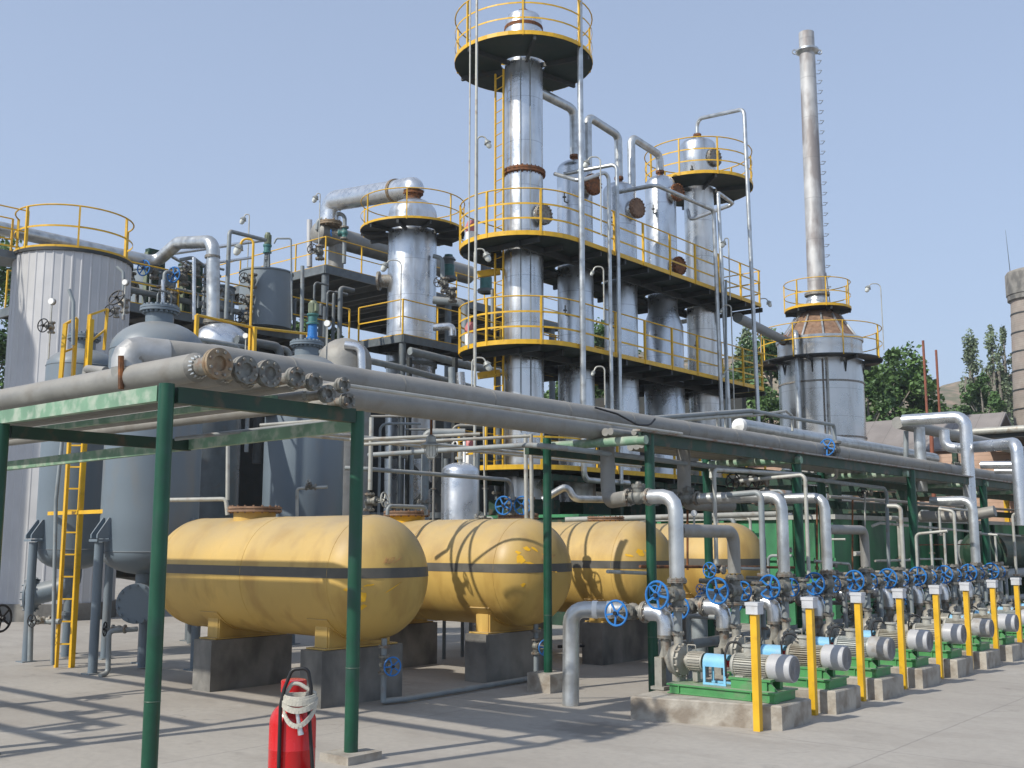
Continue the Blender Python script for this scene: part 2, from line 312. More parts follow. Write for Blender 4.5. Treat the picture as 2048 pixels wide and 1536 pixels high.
def valve(P, ax, st, k, wr, label, wheel='blue', body='valve', group=None, L=None):
    """gate valve: body on the pipe axis ax, bonnet and handwheel along st; k = flange radius, wr = wheel radius"""
    P, ax, st = V(P), V(ax).normalized(), V(st).normalized(); L = L or k*3.1
    t = thing('gate_valve', label, 'valve', P, group)
    b = MB().cyl(P-ax*k*1.25, P+ax*k*1.25, k*.62, n=14).sphere(P, k*.85)
    b.cyl(P, P+st*k*1.1, k*.62, k*.7, n=14); b.cyl(P+st*k*1.05, P+st*k*1.45, k*.8, n=14).bolts(P+st*k*1.25, st, k*.66, 6, k*.1, k*.28)
    obj('valve_body', b, body, t)
    for s_ in (-1, 1): obj('flange', MB().flange(P+ax*s_*k*1.35, ax, k, k*.14), 'flange', t)
    y = MB().cyl(P+st*k*1.4, P+st*k*1.75, k*.42, k*.3, n=10)
    for s_ in (-1, 1): y.bar(P+st*k*1.6+ax*s_*k*.34, P+st*(L-k*.15)+ax*s_*k*.2, k*.16, k*.16)
    y.cyl(P+st*k*1.5, P+st*(L+k*.3), k*.11, n=8); obj('yoke', y, 'valve', t)
    c = P+st*L; d, u, w_ = frame(st); h = MB().torus(c, st, wr, wr*.095, 24, 6)
    for i in range(5):
        a = 2*pi*i/5+P.y*7+P.x*3; e = u*cos(a)+w_*sin(a); h.bar(c+e*wr*.15, c+e*wr*.97, wr*.15, wr*.09, up=st)
    h.cyl(c-st*wr*.1, c+st*wr*.12, wr*.24, n=12); hw = obj('handwheel', h, wheel, t)
    obj('stem_nut', MB().cyl(c+st*wr*.1, c+st*wr*.28, wr*.17, n=8), 'black', hw)
    return t

def lamp(P, top, arm, label, r=.018, m='pipel', head=.07, drop=.12, group='gooseneck lamps about the plant'):
    P = V(P); arm = V(arm); t = thing('gooseneck_lamp', label, 'lamp', P, group); A = V((P.x, P.y, top))
    e = A+arm; obj('pole', MB().tube([P, A, e, e-Z_*drop+arm*.25], r, 8, bend=arm.length*.5), m, t)
    q = e-Z_*drop+arm*.25; d = (arm.normalized()*.5-Z_).normalized()
    h = obj('lamp_head', MB().cyl(q-d*head*.4, q+d*head*.5, head*.55, head*1.05, n=12).torus(q+d*head*.5, d, head, head*.12, 14, 5), 'lamp', t)
    g = MB().lathe([(head*.8, 0), (head*.8, head*.9), (head*.5, head*1.5), (.001, head*1.7)], q+d*head*.5, d, 12); obj('glass', g, 'glass', h)
    return t

def deck_mesh(outer, holes, z0, z1):
    loops = [outer]+holes; tri = tessellate_polygon([[V((x, y, 0)) for x, y in l] for l in loops]); flat = [p for l in loops for p in l]
    n = len(flat); mb = MB(); vs = [(x, y, z0) for x, y in flat]+[(x, y, z1) for x, y in flat]; fs = []
    for a, b, c in tri:
        nz = (V((*flat[b], 0))-V((*flat[a], 0))).cross(V((*flat[c], 0))-V((*flat[a], 0))).z
        if nz < 0: b, c = c, b
        fs += [(a+n, b+n, c+n), (c, b, a)]
    o = 0
    for l in loops:
        k = len(l)
        for i in range(k): j = (i+1) % k; fs.append((o+i, o+j, o+j+n, o+i+n))
        o += k
    return mb.add(vs, fs)
def circ(cx, cy, r, n=24, a0=0., a1=2*pi, end=False):
    k = n+1 if end else n
    return [(cx+r*cos(a0+(a1-a0)*i/n), cy+r*sin(a0+(a1-a0)*i/n)) for i in range(k)]
def railing(root, pts, z, h=1.05, rails=(1., .66, .33), step=1.5, w=.05, toe=.0, m='yellow', mt=None, posts=None, rr=.018, flat=True):
    """rails follow the 2D path pts at height z; each post its own part"""
    P = [V((x, y, z)) for x, y in pts]
    for k, f in enumerate(rails):
        mb = MB(); Q = [p+Z_*h*f for p in P]
        if k == 0 or not flat: mb.tube(Q, rr, 6, bend=0)
        else:
            for a, b in zip(Q, Q[1:]): mb.bar(a, b, .008, w*.8)
        obj('top_rail' if k == 0 else 'mid_rail', mb, mt if (mt and k == 0) else m, root)
    if toe:
        mb = MB()
        for a, b in zip(P, P[1:]): mb.bar(a+Z_*toe*.0, b+Z_*toe*.0, .02, toe)
        obj('edge_band', mb, m, root)
    acc = 0; nxt = 0; L = sum((b-a).length for a, b in zip(P, P[1:])); cnt = max(1, round(L/step)); st = L/cnt
    for a, b in zip(P, P[1:]):
        l = (b-a).length
        while nxt <= acc+l+1e-6 and l > 1e-9:
            q = a+(b-a)*((nxt-acc)/l); dd = (b-a).normalized()
            obj('rail_post', MB().bar(q-Z_*.06, q+Z_*h, w, w*.8, up=dd), m, root); nxt += st
        acc += l

# ================================================================== SETTING
struct('ground', MB().add([(-900, -60, 0), (900, -60, 0), (900, 1500, 0), (-900, 1500, 0)], [(0, 1, 2, 3)]), 'ground')
hb = MB(); random.seed(3); NX, NY = 40, 8; hv = []
HC = at(1900, 800, D=230)
for j in range(NY+1):
    for i in range(NX+1):
        u, v_ = i/NX, j/NY; p = HC+_R*(-75+220*u)+_F*(v_*130-10)
        hgt = (52+5*sin(u*9.)+2.5*sin(u*23+1)+2.*random.random())*sin(min(1, v_*1.25)*pi/2)**.8-.5
        if j == 0: hgt = -.5
        hv.append((p.x, p.y, hgt))
hb.add(hv, [(j*(NX+1)+i, j*(NX+1)+i+1, (j+1)*(NX+1)+i+1, (j+1)*(NX+1)+i) for j in range(NY) for i in range(NX)])
struct('hill', hb, 'hill')

# ------------------------------------------------------------------ trees
def leaves(mb, c, rx, rz, n, s, clumps, rnd, kind='round'):
    cl = []
    for i in range(clumps):
        if kind == 'poplar':
            t = rnd.random(); rr = rx*(sin(pi*min(1, t*.9+.12))**.7)*math.sqrt(rnd.random()); a = rnd.random()*2*pi
            cl.append((V((rr*cos(a), rr*sin(a), (t*2-1)*rz)), rnd.uniform(.16, .34)*rx))
        else:
            while True:
                q = V((rnd.uniform(-1, 1), rnd.uniform(-1, 1), rnd.uniform(-1, 1)))
                if .25 < q.length < 1: break
            q = q.normalized()*(q.length**.4); cl.append((V((q.x*rx, q.y*rx, q.z*rz)), rnd.uniform(.14, .34)*rx))
    for i in range(n):
        q, r = cl[rnd.randrange(clumps)]; d = V((rnd.gauss(0, 1), rnd.gauss(0, 1), rnd.gauss(0, 1))).normalized()*r*(rnd.random()**.4)
        if kind == 'poplar': d.z *= 2.2
        p = c+q+d; a = V((rnd.gauss(0, 1), rnd.gauss(0, 1), rnd.gauss(0, .7))).normalized(); b = a.cross(V((rnd.gauss(0, 1), rnd.gauss(0, 1), rnd.gauss(0, 1)))).normalized()
        k = s*rnd.uniform(.6, 1.4); mb.add([p-a*k, p+b*k*.6, p+a*k, p-b*k*.6], [(0, 1, 2, 3)])
    return cl
def tree(base, h, rx, label, kind='round', n=5000, s=.16, m='leaf1', clumps=60, seed=1, low=.25, group='trees beyond the plant'):
    rnd = random.Random(seed); t = thing('poplar_tree' if kind == 'poplar' else 'broadleaf_tree', label, 'tree', base, group); b = V(base)
    rz = h*(1-low)/2; c = b+Z_*(h-rz); mb = MB(); cl = leaves(mb, c, rx, rz, n, s, clumps, rnd, kind); obj('crown', mb, m, t, angle=180)
    tr = MB(); top = c+Z_*rz*.7; mid = (b+top)/2+V((rnd.uniform(-.2, .2), rnd.uniform(-.2, .2), 0))
    tr.cyl(b, mid, h*.022, h*.014, n=8).cyl(mid, top, h*.014, h*.004, n=8)
    if kind == 'poplar':
        for k in range(5):
            a = 2*pi*k/5; f_ = V((cos(a), sin(a), 0)); tr.tube([b+f_*.15, b+f_*.5+Z_*h*.35, b+f_*.35+Z_*h*.8], h*.006, 6, bend=1.)
    for q, r in cl[:16]:
        e = c+q; st = b+Z_*min(max(e.z-b.z-h*.15, h*low*.8), h*.8); st = b+(top-b)*((st.z-b.z)/(top.z-b.z)); tr.cyl(st, e, h*.006, h*.002, n=5)
    obj('trunk', tr, 'bark', t); return t
def tr_at(px, ytop, D, rx, label, **k):
    k['n'] = int(k['n']*(2.3 if k.get('kind') != 'poplar' else 2.0)); k['s'] = k['s']*(.95 if k.get('kind') != 'poplar' else .85); k['clumps'] = int(k['clumps']*1.7); rx *= 1.15
    p = at(px, ytop, D=D); tree((p.x, p.y, 0), p.z, rx, label, **k)
tr_at(-20, 492, 46, 2.8, 'dense green tree at the left edge behind the tall white tank', n=9000, s=.12, m='leaf1', clumps=90, seed=2)
tr_at(1492, 655, 62, 1.0, 'pale poplar between the tower platforms and the furnace', kind='poplar', n=2200, s=.13, m='leaf2', clumps=60, seed=3)
tr_at(1540, 668, 58, 2.3, 'dark green tree just left of the wide furnace', n=6000, s=.14, m='leaf3', clumps=70, seed=4)
tr_at(1785, 700, 60, 2.1, 'broad green tree with the pointed top right of the furnace', n=8500, s=.15, m='leaf1', clumps=90, seed=5, low=.1)
tr_at(1733, 745, 56, 1.5, 'low green tree touching the right side of the furnace', n=5000, s=.14, m='leaf3', clumps=60, seed=6, low=.1)
tr_at(1822, 765, 62, 1.2, 'small green tree behind the two rusty red poles', n=4500, s=.14, m='leaf1', clumps=50, seed=7, low=.1)
tr_at(1936, 664, 78, 1.0, 'thin pale poplar left of the poplar pair', kind='poplar', n=1900, s=.13, m='leaf2', clumps=40, seed=8, low=.36)
tr_at(1981, 650, 76, .95, 'tallest pale poplar beside the brick chimney', kind='poplar', n=2000, s=.13, m='leaf2', clumps=42, seed=9, low=.36)
tr_at(2006, 662, 78, .85, 'pale poplar partly behind the brick chimney', kind='poplar', n=1700, s=.13, m='leaf2', clumps=36, seed=10, low=.36)
tr_at(1962, 752, 70, 1.3, 'dark green bush tree at the foot of the poplars', n=4500, s=.14, m='leaf3', clumps=50, seed=11, low=.1)
tr_at(1905, 812, 72, 1.8, 'low green tree above the shed roof', n=4500, s=.14, m='leaf1', clumps=60, seed=12, low=.1)
tr_at(618, 596, 44, 1.5, 'green tree seen through the gap below the upper deck', n=4200, s=.13, m='leaf1', clumps=50, seed=13)
tr_at(1215, 650, 60, 2.2, 'green tree seen between the tall columns', n=4000, s=.14, m='leaf3', clumps=50, seed=14)
tr_at(1180, 745, 55, 2.6, 'low green tree behind the second column', n=4500, s=.14, m='leaf1', clumps=50, seed=15, low=.1)
tr_at(1480, 765, 55, 2.4, 'low green tree behind the last column', n=4500, s=.14, m='leaf1', clumps=50, seed=16, low=.1)
tr_at(1420, 730, 66, 3., 'wide green tree behind the right end of the platforms', n=4500, s=.15, m='leaf3', clumps=50, seed=17, low=.1)
rnd = random.Random(5); sb = MB()
for i in range(70):
    u = rnd.uniform(-60, 50); q = HC+_R*u+_F*rnd.uniform(-2, 40); zz = 14+rnd.uniform(-6, 11)
    leaves(sb, V((q.x, q.y, zz)), 2.6, 1.3, 90, .42, 5, rnd)
o = struct('hillside_scrub', sb, 'leaf3', 'stuff'); o['label'] = 'green scrub scattered over the dry hill behind the trees'; o['category'] = 'scrub'

# ------------------------------------------------------------------ far right: brick chimney, shed, red poles
p = at(2062, 540, D=70); t = thing('brick_chimney', 'tall round brick chimney with iron bands at the right edge', 'chimney', (p.x, p.y, 0))
h = p.z; obj('shaft', MB().lathe([(2.0, 0), (1.38, h-2.1)], (p.x, p.y, 0), Z_, 36), 'brick', t)
obj('cap', MB().lathe([(1.45, h-2.1), (1.56, h-2.05), (1.56, h-1.75), (1.62, h-1.7), (1.62, h-.3), (1.5, h-.12), (1.15, h)], (p.x, p.y, 0), Z_, 36), 'conc', t)
for i in range(14):
    z = h-3-i*1.27; r = 1.38+(h-2.1-z)*.62/(h-2.1)+.03; obj('iron_band', MB().lathe([(r-.04, -.05), (r, -.05), (r, .05), (r-.04, .05)], (p.x, p.y, z), Z_, 36), 'deck', t)
obj('lightning_rod', MB().cyl((p.x-1.05, p.y-.95, h-.4), (p.x-1.15, p.y-1.05, h+2.7), .025, .008, n=6), 'deck', t)
for px, yt, D, l in ((1846, 681, 52, 'taller rusty red steel pole beyond the shed'), (1872, 700, 56, 'shorter rusty red steel pole beyond the shed')):
    q = at(px, yt, D=D); single('steel_pole', MB().cyl((q.x, q.y, 0), q, .065, .06, n=10), 'redpole', l, 'pole')
# long shed: ridge parallel to X
t = thing('shed', 'long brick shed with grey pitched sheet roof behind the pipe rack', 'shed', (-12, 42, 0))
g = at(2012, 824, D=44); ZR = g.z; YR = g.y; XR = g.x; ZE = ZR-1.55; HW = 2.3
rb = MB()
for s_ in (-1, 1): rb.add([(-26, YR, ZR), (XR, YR, ZR), (XR, YR+s_*HW, ZE), (-26, YR+s_*HW, ZE), (-26, YR, ZR-.1), (XR, YR, ZR-.1), (XR, YR+s_*HW, ZE-.1), (-26, YR+s_*HW, ZE-.1)],
    [(0, 1, 2, 3) if s_ > 0 else (3, 2, 1, 0), (7, 6, 5, 4) if s_ > 0 else (4, 5, 6, 7), (3, 2, 6, 7), (1, 5, 6, 2), (0, 3, 7, 4)])
obj('roof', rb, 'roof', t)
wb = MB(); X0 = -26
for i in range(9):
    xa = X0+i*2.6; wb.box((xa, YR-HW+.35, 0), (xa+1.1, YR-HW+.6, ZE))
    wb.box((xa+1.1, YR-HW+.353, 0), (xa+2.6, YR-HW+.597, 1.2)); wb.box((xa+1.1, YR-HW+.353, ZE-.9), (xa+2.6, YR-HW+.597, ZE))
obj('wall', wb, 'bwall', t); obj('inner_wall', MB().box((-26, YR, 0), (XR-1, YR+.2, ZE)), 'deck', t)
# ordinary brick wall seen low between the equipment
wb = MB()
for a, b in ((-34, -24), (-23, -15.5), (-14.8, -6)): wb.box((a, 38.4, 0), (b, 38.7, 4.6 if a > -20 else 3.8))
single('brick_wall', wb, 'bwall', 'pink brick wall seen in gaps behind the columns and pump yard', 'wall')
for i in range(6):
    xa = -13.4+i*1.5; single('yellow_post', MB().box((xa, 37.9, 0), (xa+.14, 38.05, 3.6)), 'yellow', ['first','second','third','fourth','fifth','sixth'][i]+' yellow post from the left against the pink brick wall, seen under the pipe rack', 'post', 'yellow posts by the brick wall')

# ------------------------------------------------------------------ furnace with stack
FD = 39.5; fc = at(1643, 800, D=FD); fx, fy = fc.x, fc.y
def fz(y): return at(1643, y, D=FD).z
t = thing('furnace', 'wide round silver furnace with a rusty cone top', 'furnace', (fx, fy, 0))
zp, zc, zn = fz(725), fz(682), fz(622); R = 1.52
obj('shell', MB().lathe([(R, 0), (R, zc-.12), (R+.05, zc-.12), (R+.05, zc)], (fx, fy, 0), Z_, 48), 'furn', t)
obj('cone', MB().lathe([(R-.12, zc), (1.0, zc+.55), (.82, zn-.25), (.42, zn), (.42, zn+.1)], (fx, fy, 0), Z_, 40), 'rustpl', t)
cb = MB()
for i in range(12):
    a = 2*pi*i/12; cb.bar((fx+cos(a)*(R-.08), fy+sin(a)*(R-.08), zc), (fx+cos(a)*.84, fy+sin(a)*.84, zn-.25), .06, .06)
obj('cone_rib', cb, 'cladp', t)
for z, nm in ((zp-.9, 'shell_band'), (zp-2.9, 'shell_band')): obj(nm, MB().lathe([(R, 0), (R+.03, 0), (R+.03, .06), (R, .06)], (fx, fy, z), Z_, 48), 'flange', t)
for a in (-1.1,): obj('vertical_batten', MB().box((fx+cos(a)*(R+.0)-.03, fy+sin(a)*R-.02, .5), (fx+cos(a)*R+.03, fy+sin(a)*R+.02, zp-.1)), 'flange', t)
t = thing('smoke_stack', 'tall thin soot streaked silver stack above the furnace', 'stack', (fx, fy, zn))
zt = fz(66); obj('shaft', MB().lathe([(.36, zn+.1), (.36, fz(590)), (.34, fz(585)), (.29, zt)], (fx, fy, 0), Z_, 28), 'soot', t)
obj('base_flange', MB().lathe([(.36, 0), (.46, 0), (.46, .1), (.36, .1)], (fx, fy, fz(592)), Z_, 28), 'flange', t)
obj('lower_cone', MB().lathe([(.5, zn), (.36, zn+.55)], (fx, fy, 0), Z_, 28), 'cladp', t)
zz = fz(104); obj('collar', MB().lathe([(.29, -.1), (.44, 0), (.44, .07), (.3, .16)], (fx, fy, zz), Z_, 28), 'cladp', t)
[obj('lifting_lug', MB().torus((fx+_R.x*e, fy+_R.y*e, zz), _F, .09, .025, 12, 5), 'cladp', t) for e in (.48, -.48)]
for i in range(24):
    z = fz(575)+i*.405
    if z > zt-.6: break
    a = _R*.33+V((fx, fy, z)); u = _F*.16
    obj('rung', MB().tube([a-u, a-u+_R*.16, a+u+_R*.16, a+u], .014, 5, bend=.02), 'cladp', t)
obj('pull_rod', MB().cyl(V((fx, fy, zn))+_R*.5, V((fx, fy, fz(545)))+_R*.36, .02, n=6), 'pipel', t)
def round_platform(c, z, r, rh, label, under='deckg', rh_n=(1., .66, .33), step=1.25, h=1.05, hole=None, a0=0., a1=2*pi, brk=8, edge=.1, mt='yellow', w=.05):
    t = thing('round_platform', label, 'platform', (c[0], c[1], z))
    obj('deck', deck_mesh(circ(c[0], c[1], r, 40), [circ(c[0], c[1], hole or rh+.09, 24)], z-.05, z), under, t)
    for i in range(brk):
        ba = MB(); a = 2*pi*(i+.3)/brk; d = V((cos(a), sin(a), 0)); o = V((c[0], c[1], z-.11)); ba.bar(o+d*(rh-.02), o+d*(r-.02), .07, .12)
        o2 = V((c[0], c[1], z-.55)); (ba.bar(o2+d*(rh-.02), o+d*(r*.72), .05, .05) if brk == 8 else 0); obj('bracket', ba, 'deck', t)
    railing(t, circ(c[0], c[1], r, 40, a0, a1, True), z, h, rh_n, step, w, edge, mt=mt)
    return t
round_platform((fx, fy), zp, 2.22, R, 'wide round platform with yellow railing round the furnace', under='deck', rh_n=(1., .5), step=1.7, h=1.15, edge=0., w=.045)
round_platform((fx, fy), zn+.02, 1.2, .8, 'small round platform with yellow railing at the foot of the stack', under='deck', rh_n=(1., .5), step=1.1, h=1.0, hole=.5, brk=6, edge=.09, w=.045)

# ------------------------------------------------------------------ column row (five silver columns)
CX = -16.5; CY = [20.34, 22.5, 24.62, 26.83, 29.12]
def zc_(px, y): return at(px, y, X=CX).z
def dome(r, z0, z1, hd, n=7): return [(r, z0), (r, z1)]+[(r*cos(pi/2*i/n), z1+hd*sin(pi/2*i/n)) for i in range(1, n+1)]
def manhole(t, c, d, r, m):
    c, d = V(c), V(d).normalized(); mh = obj('manhole', MB().cyl(c, c+d*.17, r*.8, n=20), 'cladp', t)
    obj('cover', MB().cyl(c+d*.17, c+d*.205, r, n=24).cyl(c+d*.215, c+d*.25, r, n=24).bolts(c+d*.21, d, r*.88, 16, .022, .08), m, mh)
# column 1
t = thing('distillation_column', 'tallest silver clad column, nearest of the row', 'column', (CX, CY[0], 0))
zf = zc_(1047, 348); ztop = zc_(1045, 60)
obj('lower_shell', MB().lathe([(.485, .8), (.485, zf-.08)], (CX, CY[0], 0), Z_, 40), 'clad', t)
obj('upper_shell', MB().lathe([(.485, zf+.08), (.485, zc_(1045, 61))], (CX, CY[0], 0), Z_, 40), 'clad', t)
obj('body_flange', MB().flange((CX, CY[0], zf), Z_, .55, .055, 26), 'rust', t)
obj('top_flange', MB().flange((CX, CY[0], zc_(1045, 59)), Z_, .50, .04, 24), 'rust', t)
obj('head', MB().lathe([(.47, zc_(1045, 57)), (.47, zc_(1045, 44)), (.42, zc_(1045, 34)), (.25, zc_(1045, 28)), (.001, zc_(1045, 26))], (CX, CY[0], 0), Z_, 32), 'alu', t)
obj('top_nozzle', MB().cyl((CX, CY[0], zc_(1045, 32)), (CX, CY[0], zc_(1045, 22)), .09, n=14).flange((CX, CY[0], zc_(1045, 24)), Z_, .14, .03), 'rust', t)
q = at(1084, 437, X=CX+.38); manhole(t, (CX+.42, CY[0]+.02, q.z), (1, -.12, 0), .27, 'flange')
for a in (-1.05, -.55): # conduits strapped to the shell
    d = V((cos(a), sin(a), 0))*.505; obj('conduit', MB().cyl(V((CX, CY[0], 4.2))+d, V((CX, CY[0], zf+3.6))+d, .013, n=6), 'pipeg', t)
ctop = [None, zc_(1150, 322), zc_(1240, 366), zc_(1320, 352), zc_(1392, 277)]
crad = [.49, .475, .465, .455, .465]
lab = [None, 'silver column with a rusty round cover, second from the near end of the row', 'silver column with a rusty round cover low on its shell, third of the row',
       'silver column with a dark rusty cover, fourth of the row', 'silver column with its own round top platform at the far end of the row']
for i in range(1, 5):
    t = thing('distillation_column', lab[i], 'column', (CX, CY[i], 0), 'silver columns behind the tallest one'); r = crad[i]
    if i == 4: obj('shell', MB().lathe([(r, .8), (r, zc_(1400, 372))]+dome(.565, zc_(1400, 352), ctop[i]-.26, .26), (CX, CY[i], 0), Z_, 36), 'clad', t)
    elif i == 3:
        zm = zc_(1325, 655); prof = [(r+.13, .8), (r+.13, zm), (r-.02, zm+.45), (r-.02, 8.85)]
        obj('lower_shell', MB().lathe(prof, (CX, CY[i], 0), Z_, 36), 'clad', t)
        obj('upper_shell', MB().lathe(dome(r, 8.85, ctop[i]-.3, .3), (CX, CY[i], 0), Z_, 36), 'clad', t)
    else: obj('shell', MB().lathe(dome(r, .8, ctop[i]-.3, .3), (CX, CY[i], 0), Z_, 36), 'clad', t)
    obj('top_nozzle', MB().cyl((CX, CY[i], ctop[i]-.1), (CX, CY[i], ctop[i]+.14), .085, n=12).flange((CX, CY[i], ctop[i]+.12), Z_, .13, .03), 'rust', t)
    mh = {1: [(1184, 375, .29, 'rust')], 2: [(1268, 420, .29, 'rustpl')], 3: [(1352, 390, .27, 'rust'), (1358, 537, .28, 'rust')], 4: [(1430, 322, .3, 'flange')]}[i]
    for px, py, rr, mm in mh: manhole(t, (CX+r*.9, CY[i]-.02, at(px, py, X=CX+r).z), (1, -.15, 0), rr, mm)
    sm = MB()
    for z in (9.3, 7.4, ctop[i]-1.3): sm.tube([(CX+.1, CY[i]-r, z), (CX+.1, CY[i]-r-.12, z), (CX+.1, CY[i]-r-.12, z+.25)], .02, 6).flange((CX+.1, CY[i]-r-.12, z+.12), Z_, .05, .012, 4)
    obj('small_nozzle', sm, 'valve', t)
for i in range(5):   # skirts / green pedestals
    t = obj('column_skirt', MB().lathe([(.62, 0), (.62, .1), (.5, .12), (.5, .8)], (0, 0, 0), Z_, 24), 'gdark'); t.location = (CX, CY[i], 0)
    t['label'] = ['dark green round base under the tallest column', 'dark green round base under the second column', 'dark green round base under the third column', 'dark green round base under the fourth column', 'dark green round base under the farthest column'][i]; t['category'] = 'column base'
# row platforms
ZP = [3.3, 6.2, 8.8]; YE = 29.95; PR = 1.6
def stadium(r, front, ye, inset=0.):
    a = circ(CX, CY[0], r, 22, pi, 2*pi, True)                     # rounded near end (towards -Y) from -X side to +X side
    return [(x, y) for x, y in a]+[(front, ye), (CX+.35, ye)]+[(CX+.35+(-r-.35)*sin(k*pi/2/8), ye-1.6+1.6*cos(k*pi/2/8)) for k in range(1, 9)]
for z, l, hh in ((ZP[0], 'lowest long yellow edged platform along the column row', 1.05), (ZP[1], 'middle long platform with yellow railing along the column row', 1.08), (ZP[2], 'upper long platform with yellow railing along the column row', 1.08)):
    t = thing('row_platform', l, 'platform', (CX, 24, z), 'long platforms round the column row')
    out = stadium(PR, CX+PR, YE)
    obj('deck', deck_mesh(out, [circ(CX, CY[i], (crad[i]+(.13 if i == 3 and z < 8 else 0))+.08, 20) for i in range(5)], z-.05, z), 'deckg', t)
    for y in [CY[0]-.9, CY[0]]+[CY[0]+1.1+k*1.08 for k in range(9)]:
        hw = PR-.03 if y > CY[0] else PR*.75; obj('floor_beam', MB().bar((CX-hw, y, z-.12), (CX+hw, y, z-.12), .07, .13), 'deck', t)
    for x in (-.62, .62): obj('floor_beam', MB().bar((CX+x, CY[0]-1, z-.14), (CX+x, YE-.1, z-.14), .08, .16), 'deck', t)
    i0 = 1
    railing(t, out+[out[0]], z, hh, (1., .66, .33), 1.32, .055, .11, mt='yellow')
t = round_platform((CX, CY[0]), zc_(1045, 90)-.5, 1.76, .49, 'topmost round platform at the head of the tallest column', step=1.57, h=1.15, brk=6)
t = round_platform((CX, CY[4]), zc_(1400, 360)-.33, 1.68, .47, 'round platform at the head of the far column', step=1.2, h=1.1, brk=6)
# ladders between the platforms, seen left of column 1
for z0, z1, l in ((8.8, 13.4, 'narrow yellow ladder up the left of the tallest column'), (6.2, 8.7, 'short yellow ladder between the middle and upper platforms'), (3.3, 6.1, 'yellow stair ladder under the middle platform')):
    t = thing('ladder', l, 'ladder', (CX-.25, CY[0]-.62, z0)); a = V((CX-.5, CY[0]-.52, 0)); b = V((CX-.15, CY[0]-.62, 0))
    for q in (a, b): obj('side_rail', MB().bar(q+Z_*z0, q+Z_*(z1+.0), .05, .03), 'yellow', t)
    rg = MB(); k = z0+.25
    while k < z1: rg.cyl(a+Z_*k, b+Z_*k, .011, n=6); k += .3
    obj('rungs', rg, 'yellow', t)
# yellow landing beams left of the row, fire extinguishers on the platforms
for z, py, l in ((8.8, 549, 'yellow beam jutting left below the upper platform'), (6.2, 752, 'yellow beam jutting left below the middle platform')):
    a = at(955, py, X=-17.6); b = at(1000, py-6, X=-17.2); single('yellow_beam', MB().bar(a, b, .12, .16), 'yellow', l, 'beam')
for z, l in ((6.2, 'small red topped extinguisher at the left end of the middle platform'), (8.8, 'small red topped extinguisher at the left end of the upper platform'), (3.3, 'small red topped extinguisher at the left end of the lowest platform')):
    for k in range(1):
        c = V((CX-1.1, CY[0]-.75, z)); t = thing('fire_extinguisher', l, 'extinguisher', c, 'extinguishers on the platforms')
        obj('canister', MB().lathe([(.14, .02), (.14, .62), (.09, .7), (.05, .76)], c, Z_, 14), 'gauge', t); obj('head', MB().lathe([(.145, .5), (.145, .66), (.08, .8)], c, Z_, 14), 'pinkred', t)
# gooseneck vapour ducts between heads
def P3(px, py, X=CX): return at(px, py, X=X)
a = P3(1088, 192); b = P3(1141, 213); c = V((CX, CY[1], ctop[1]+.12)); zz = (a.z+b.z)/2
pipe('square cornered silver duct from the tallest column to the second column', [(CX, CY[0]+.45, zz), (CX, CY[1], zz), c], .125, 'cladp', 'duct', 'vapour_duct')
zz = P3(1210, 258).z; pipe('hooped silver duct from the second column to the third column', [(CX, CY[1]+.62, 9.6), (CX, CY[1]+.62, zz+.12), (CX, CY[2], zz), (CX, CY[2], ctop[2]+.12)], .115, 'cladp', 'duct', 'vapour_duct')
zz = P3(1293, 297).z; pipe('hooped silver duct from the third column to the fourth column', [(CX, CY[2]+.66, 9.6), (CX, CY[2]+.66, zz+.12), (CX, CY[3], zz), (CX, CY[3], ctop[3]+.12)], .115, 'cladp', 'duct', 'vapour_duct')
a = V((CX, CY[4], ctop[4]+.1)); q1 = P3(1393, 238); q2 = at(1488, 218, X=-14.4)
pipe('thin silver pipe looping over the far column and dropping down its front', [a, (CX, CY[4], q1.z), (-14.4, q2.y, q2.z), at(1517, 850, X=-14.4)], .062, 'cladp', bend=.25)
pipe('narrow vent pipe rising from the head of the tallest column', [(CX, CY[0], zc_(1045, 24)), (CX, CY[0], zc_(1045, -60))], .05, 'pipeg')
# tall drop pipes in front of the row
def drop(label, a, b, X, r, m='cladp', ext=()):
    pa = at(*a, X=X); pb = at(*b, X=X); y = (pa.y+pb.y)/2; pipe(label, [(X, y, pa.z), (X, y, pb.z)]+[V(e) for e in ext], r, m, bend=r*3)
pa = at(1160, 200, X=-14.8); pb = at(1172, 900, X=-14.8)
pipe('tallest silver drop pipe in front of the row, running off the top of the picture', [(-14.8, 20.45, 15.6), (-14.8, 20.45, at(1172, 960, X=-14.8).z), (-14.8, 22.3, at(1172, 960, X=-14.8).z)], .072, 'cladp', bend=.2)
single('thin_pipe', MB().cyl((-14.8, 16.62, 15.), (-14.8, 16.62, 3.), .03, n=8), 'pipel', 'thin pale pipe left of the tallest column, right one of the pair', 'pipe')
single('thin_pipe', MB().cyl((-14.9, 16.52, 15.), (-14.9, 16.52, at(950, 700, X=-14.9).z), .017, n=8), 'pipel', 'thinnest pale pipe left of the tallest column, left one of the pair', 'pipe')
zA = at(1215, 322, X=-14.75).z
pipe('left one of the pair of bent silver pipes dropping in front of the platforms', [at(1110, 348, X=-15.9), at(1160, 362, X=-14.9), (-14.75, 21.55, zA-.25), (-14.75, 21.55, 3.)], .05, 'cladp', bend=.15)
pipe('right one of the pair of bent silver pipes dropping in front of the platforms', [at(1128, 348, X=-16.1), (-14.7, 21.85, zA), (-14.7, 21.85, 3.)], .05, 'cladp', bend=.15)
zB = at(1310, 372, X=-15).z
pipe('silver pipe from the third column sloping to the far front pair', [at(1232, 385, X=-16.1), at(1312, 370, X=-14.75), at(1427, 420, X=-14.75), (-14.7, 26.95, 4.0)], .06, 'cladp', bend=.15)
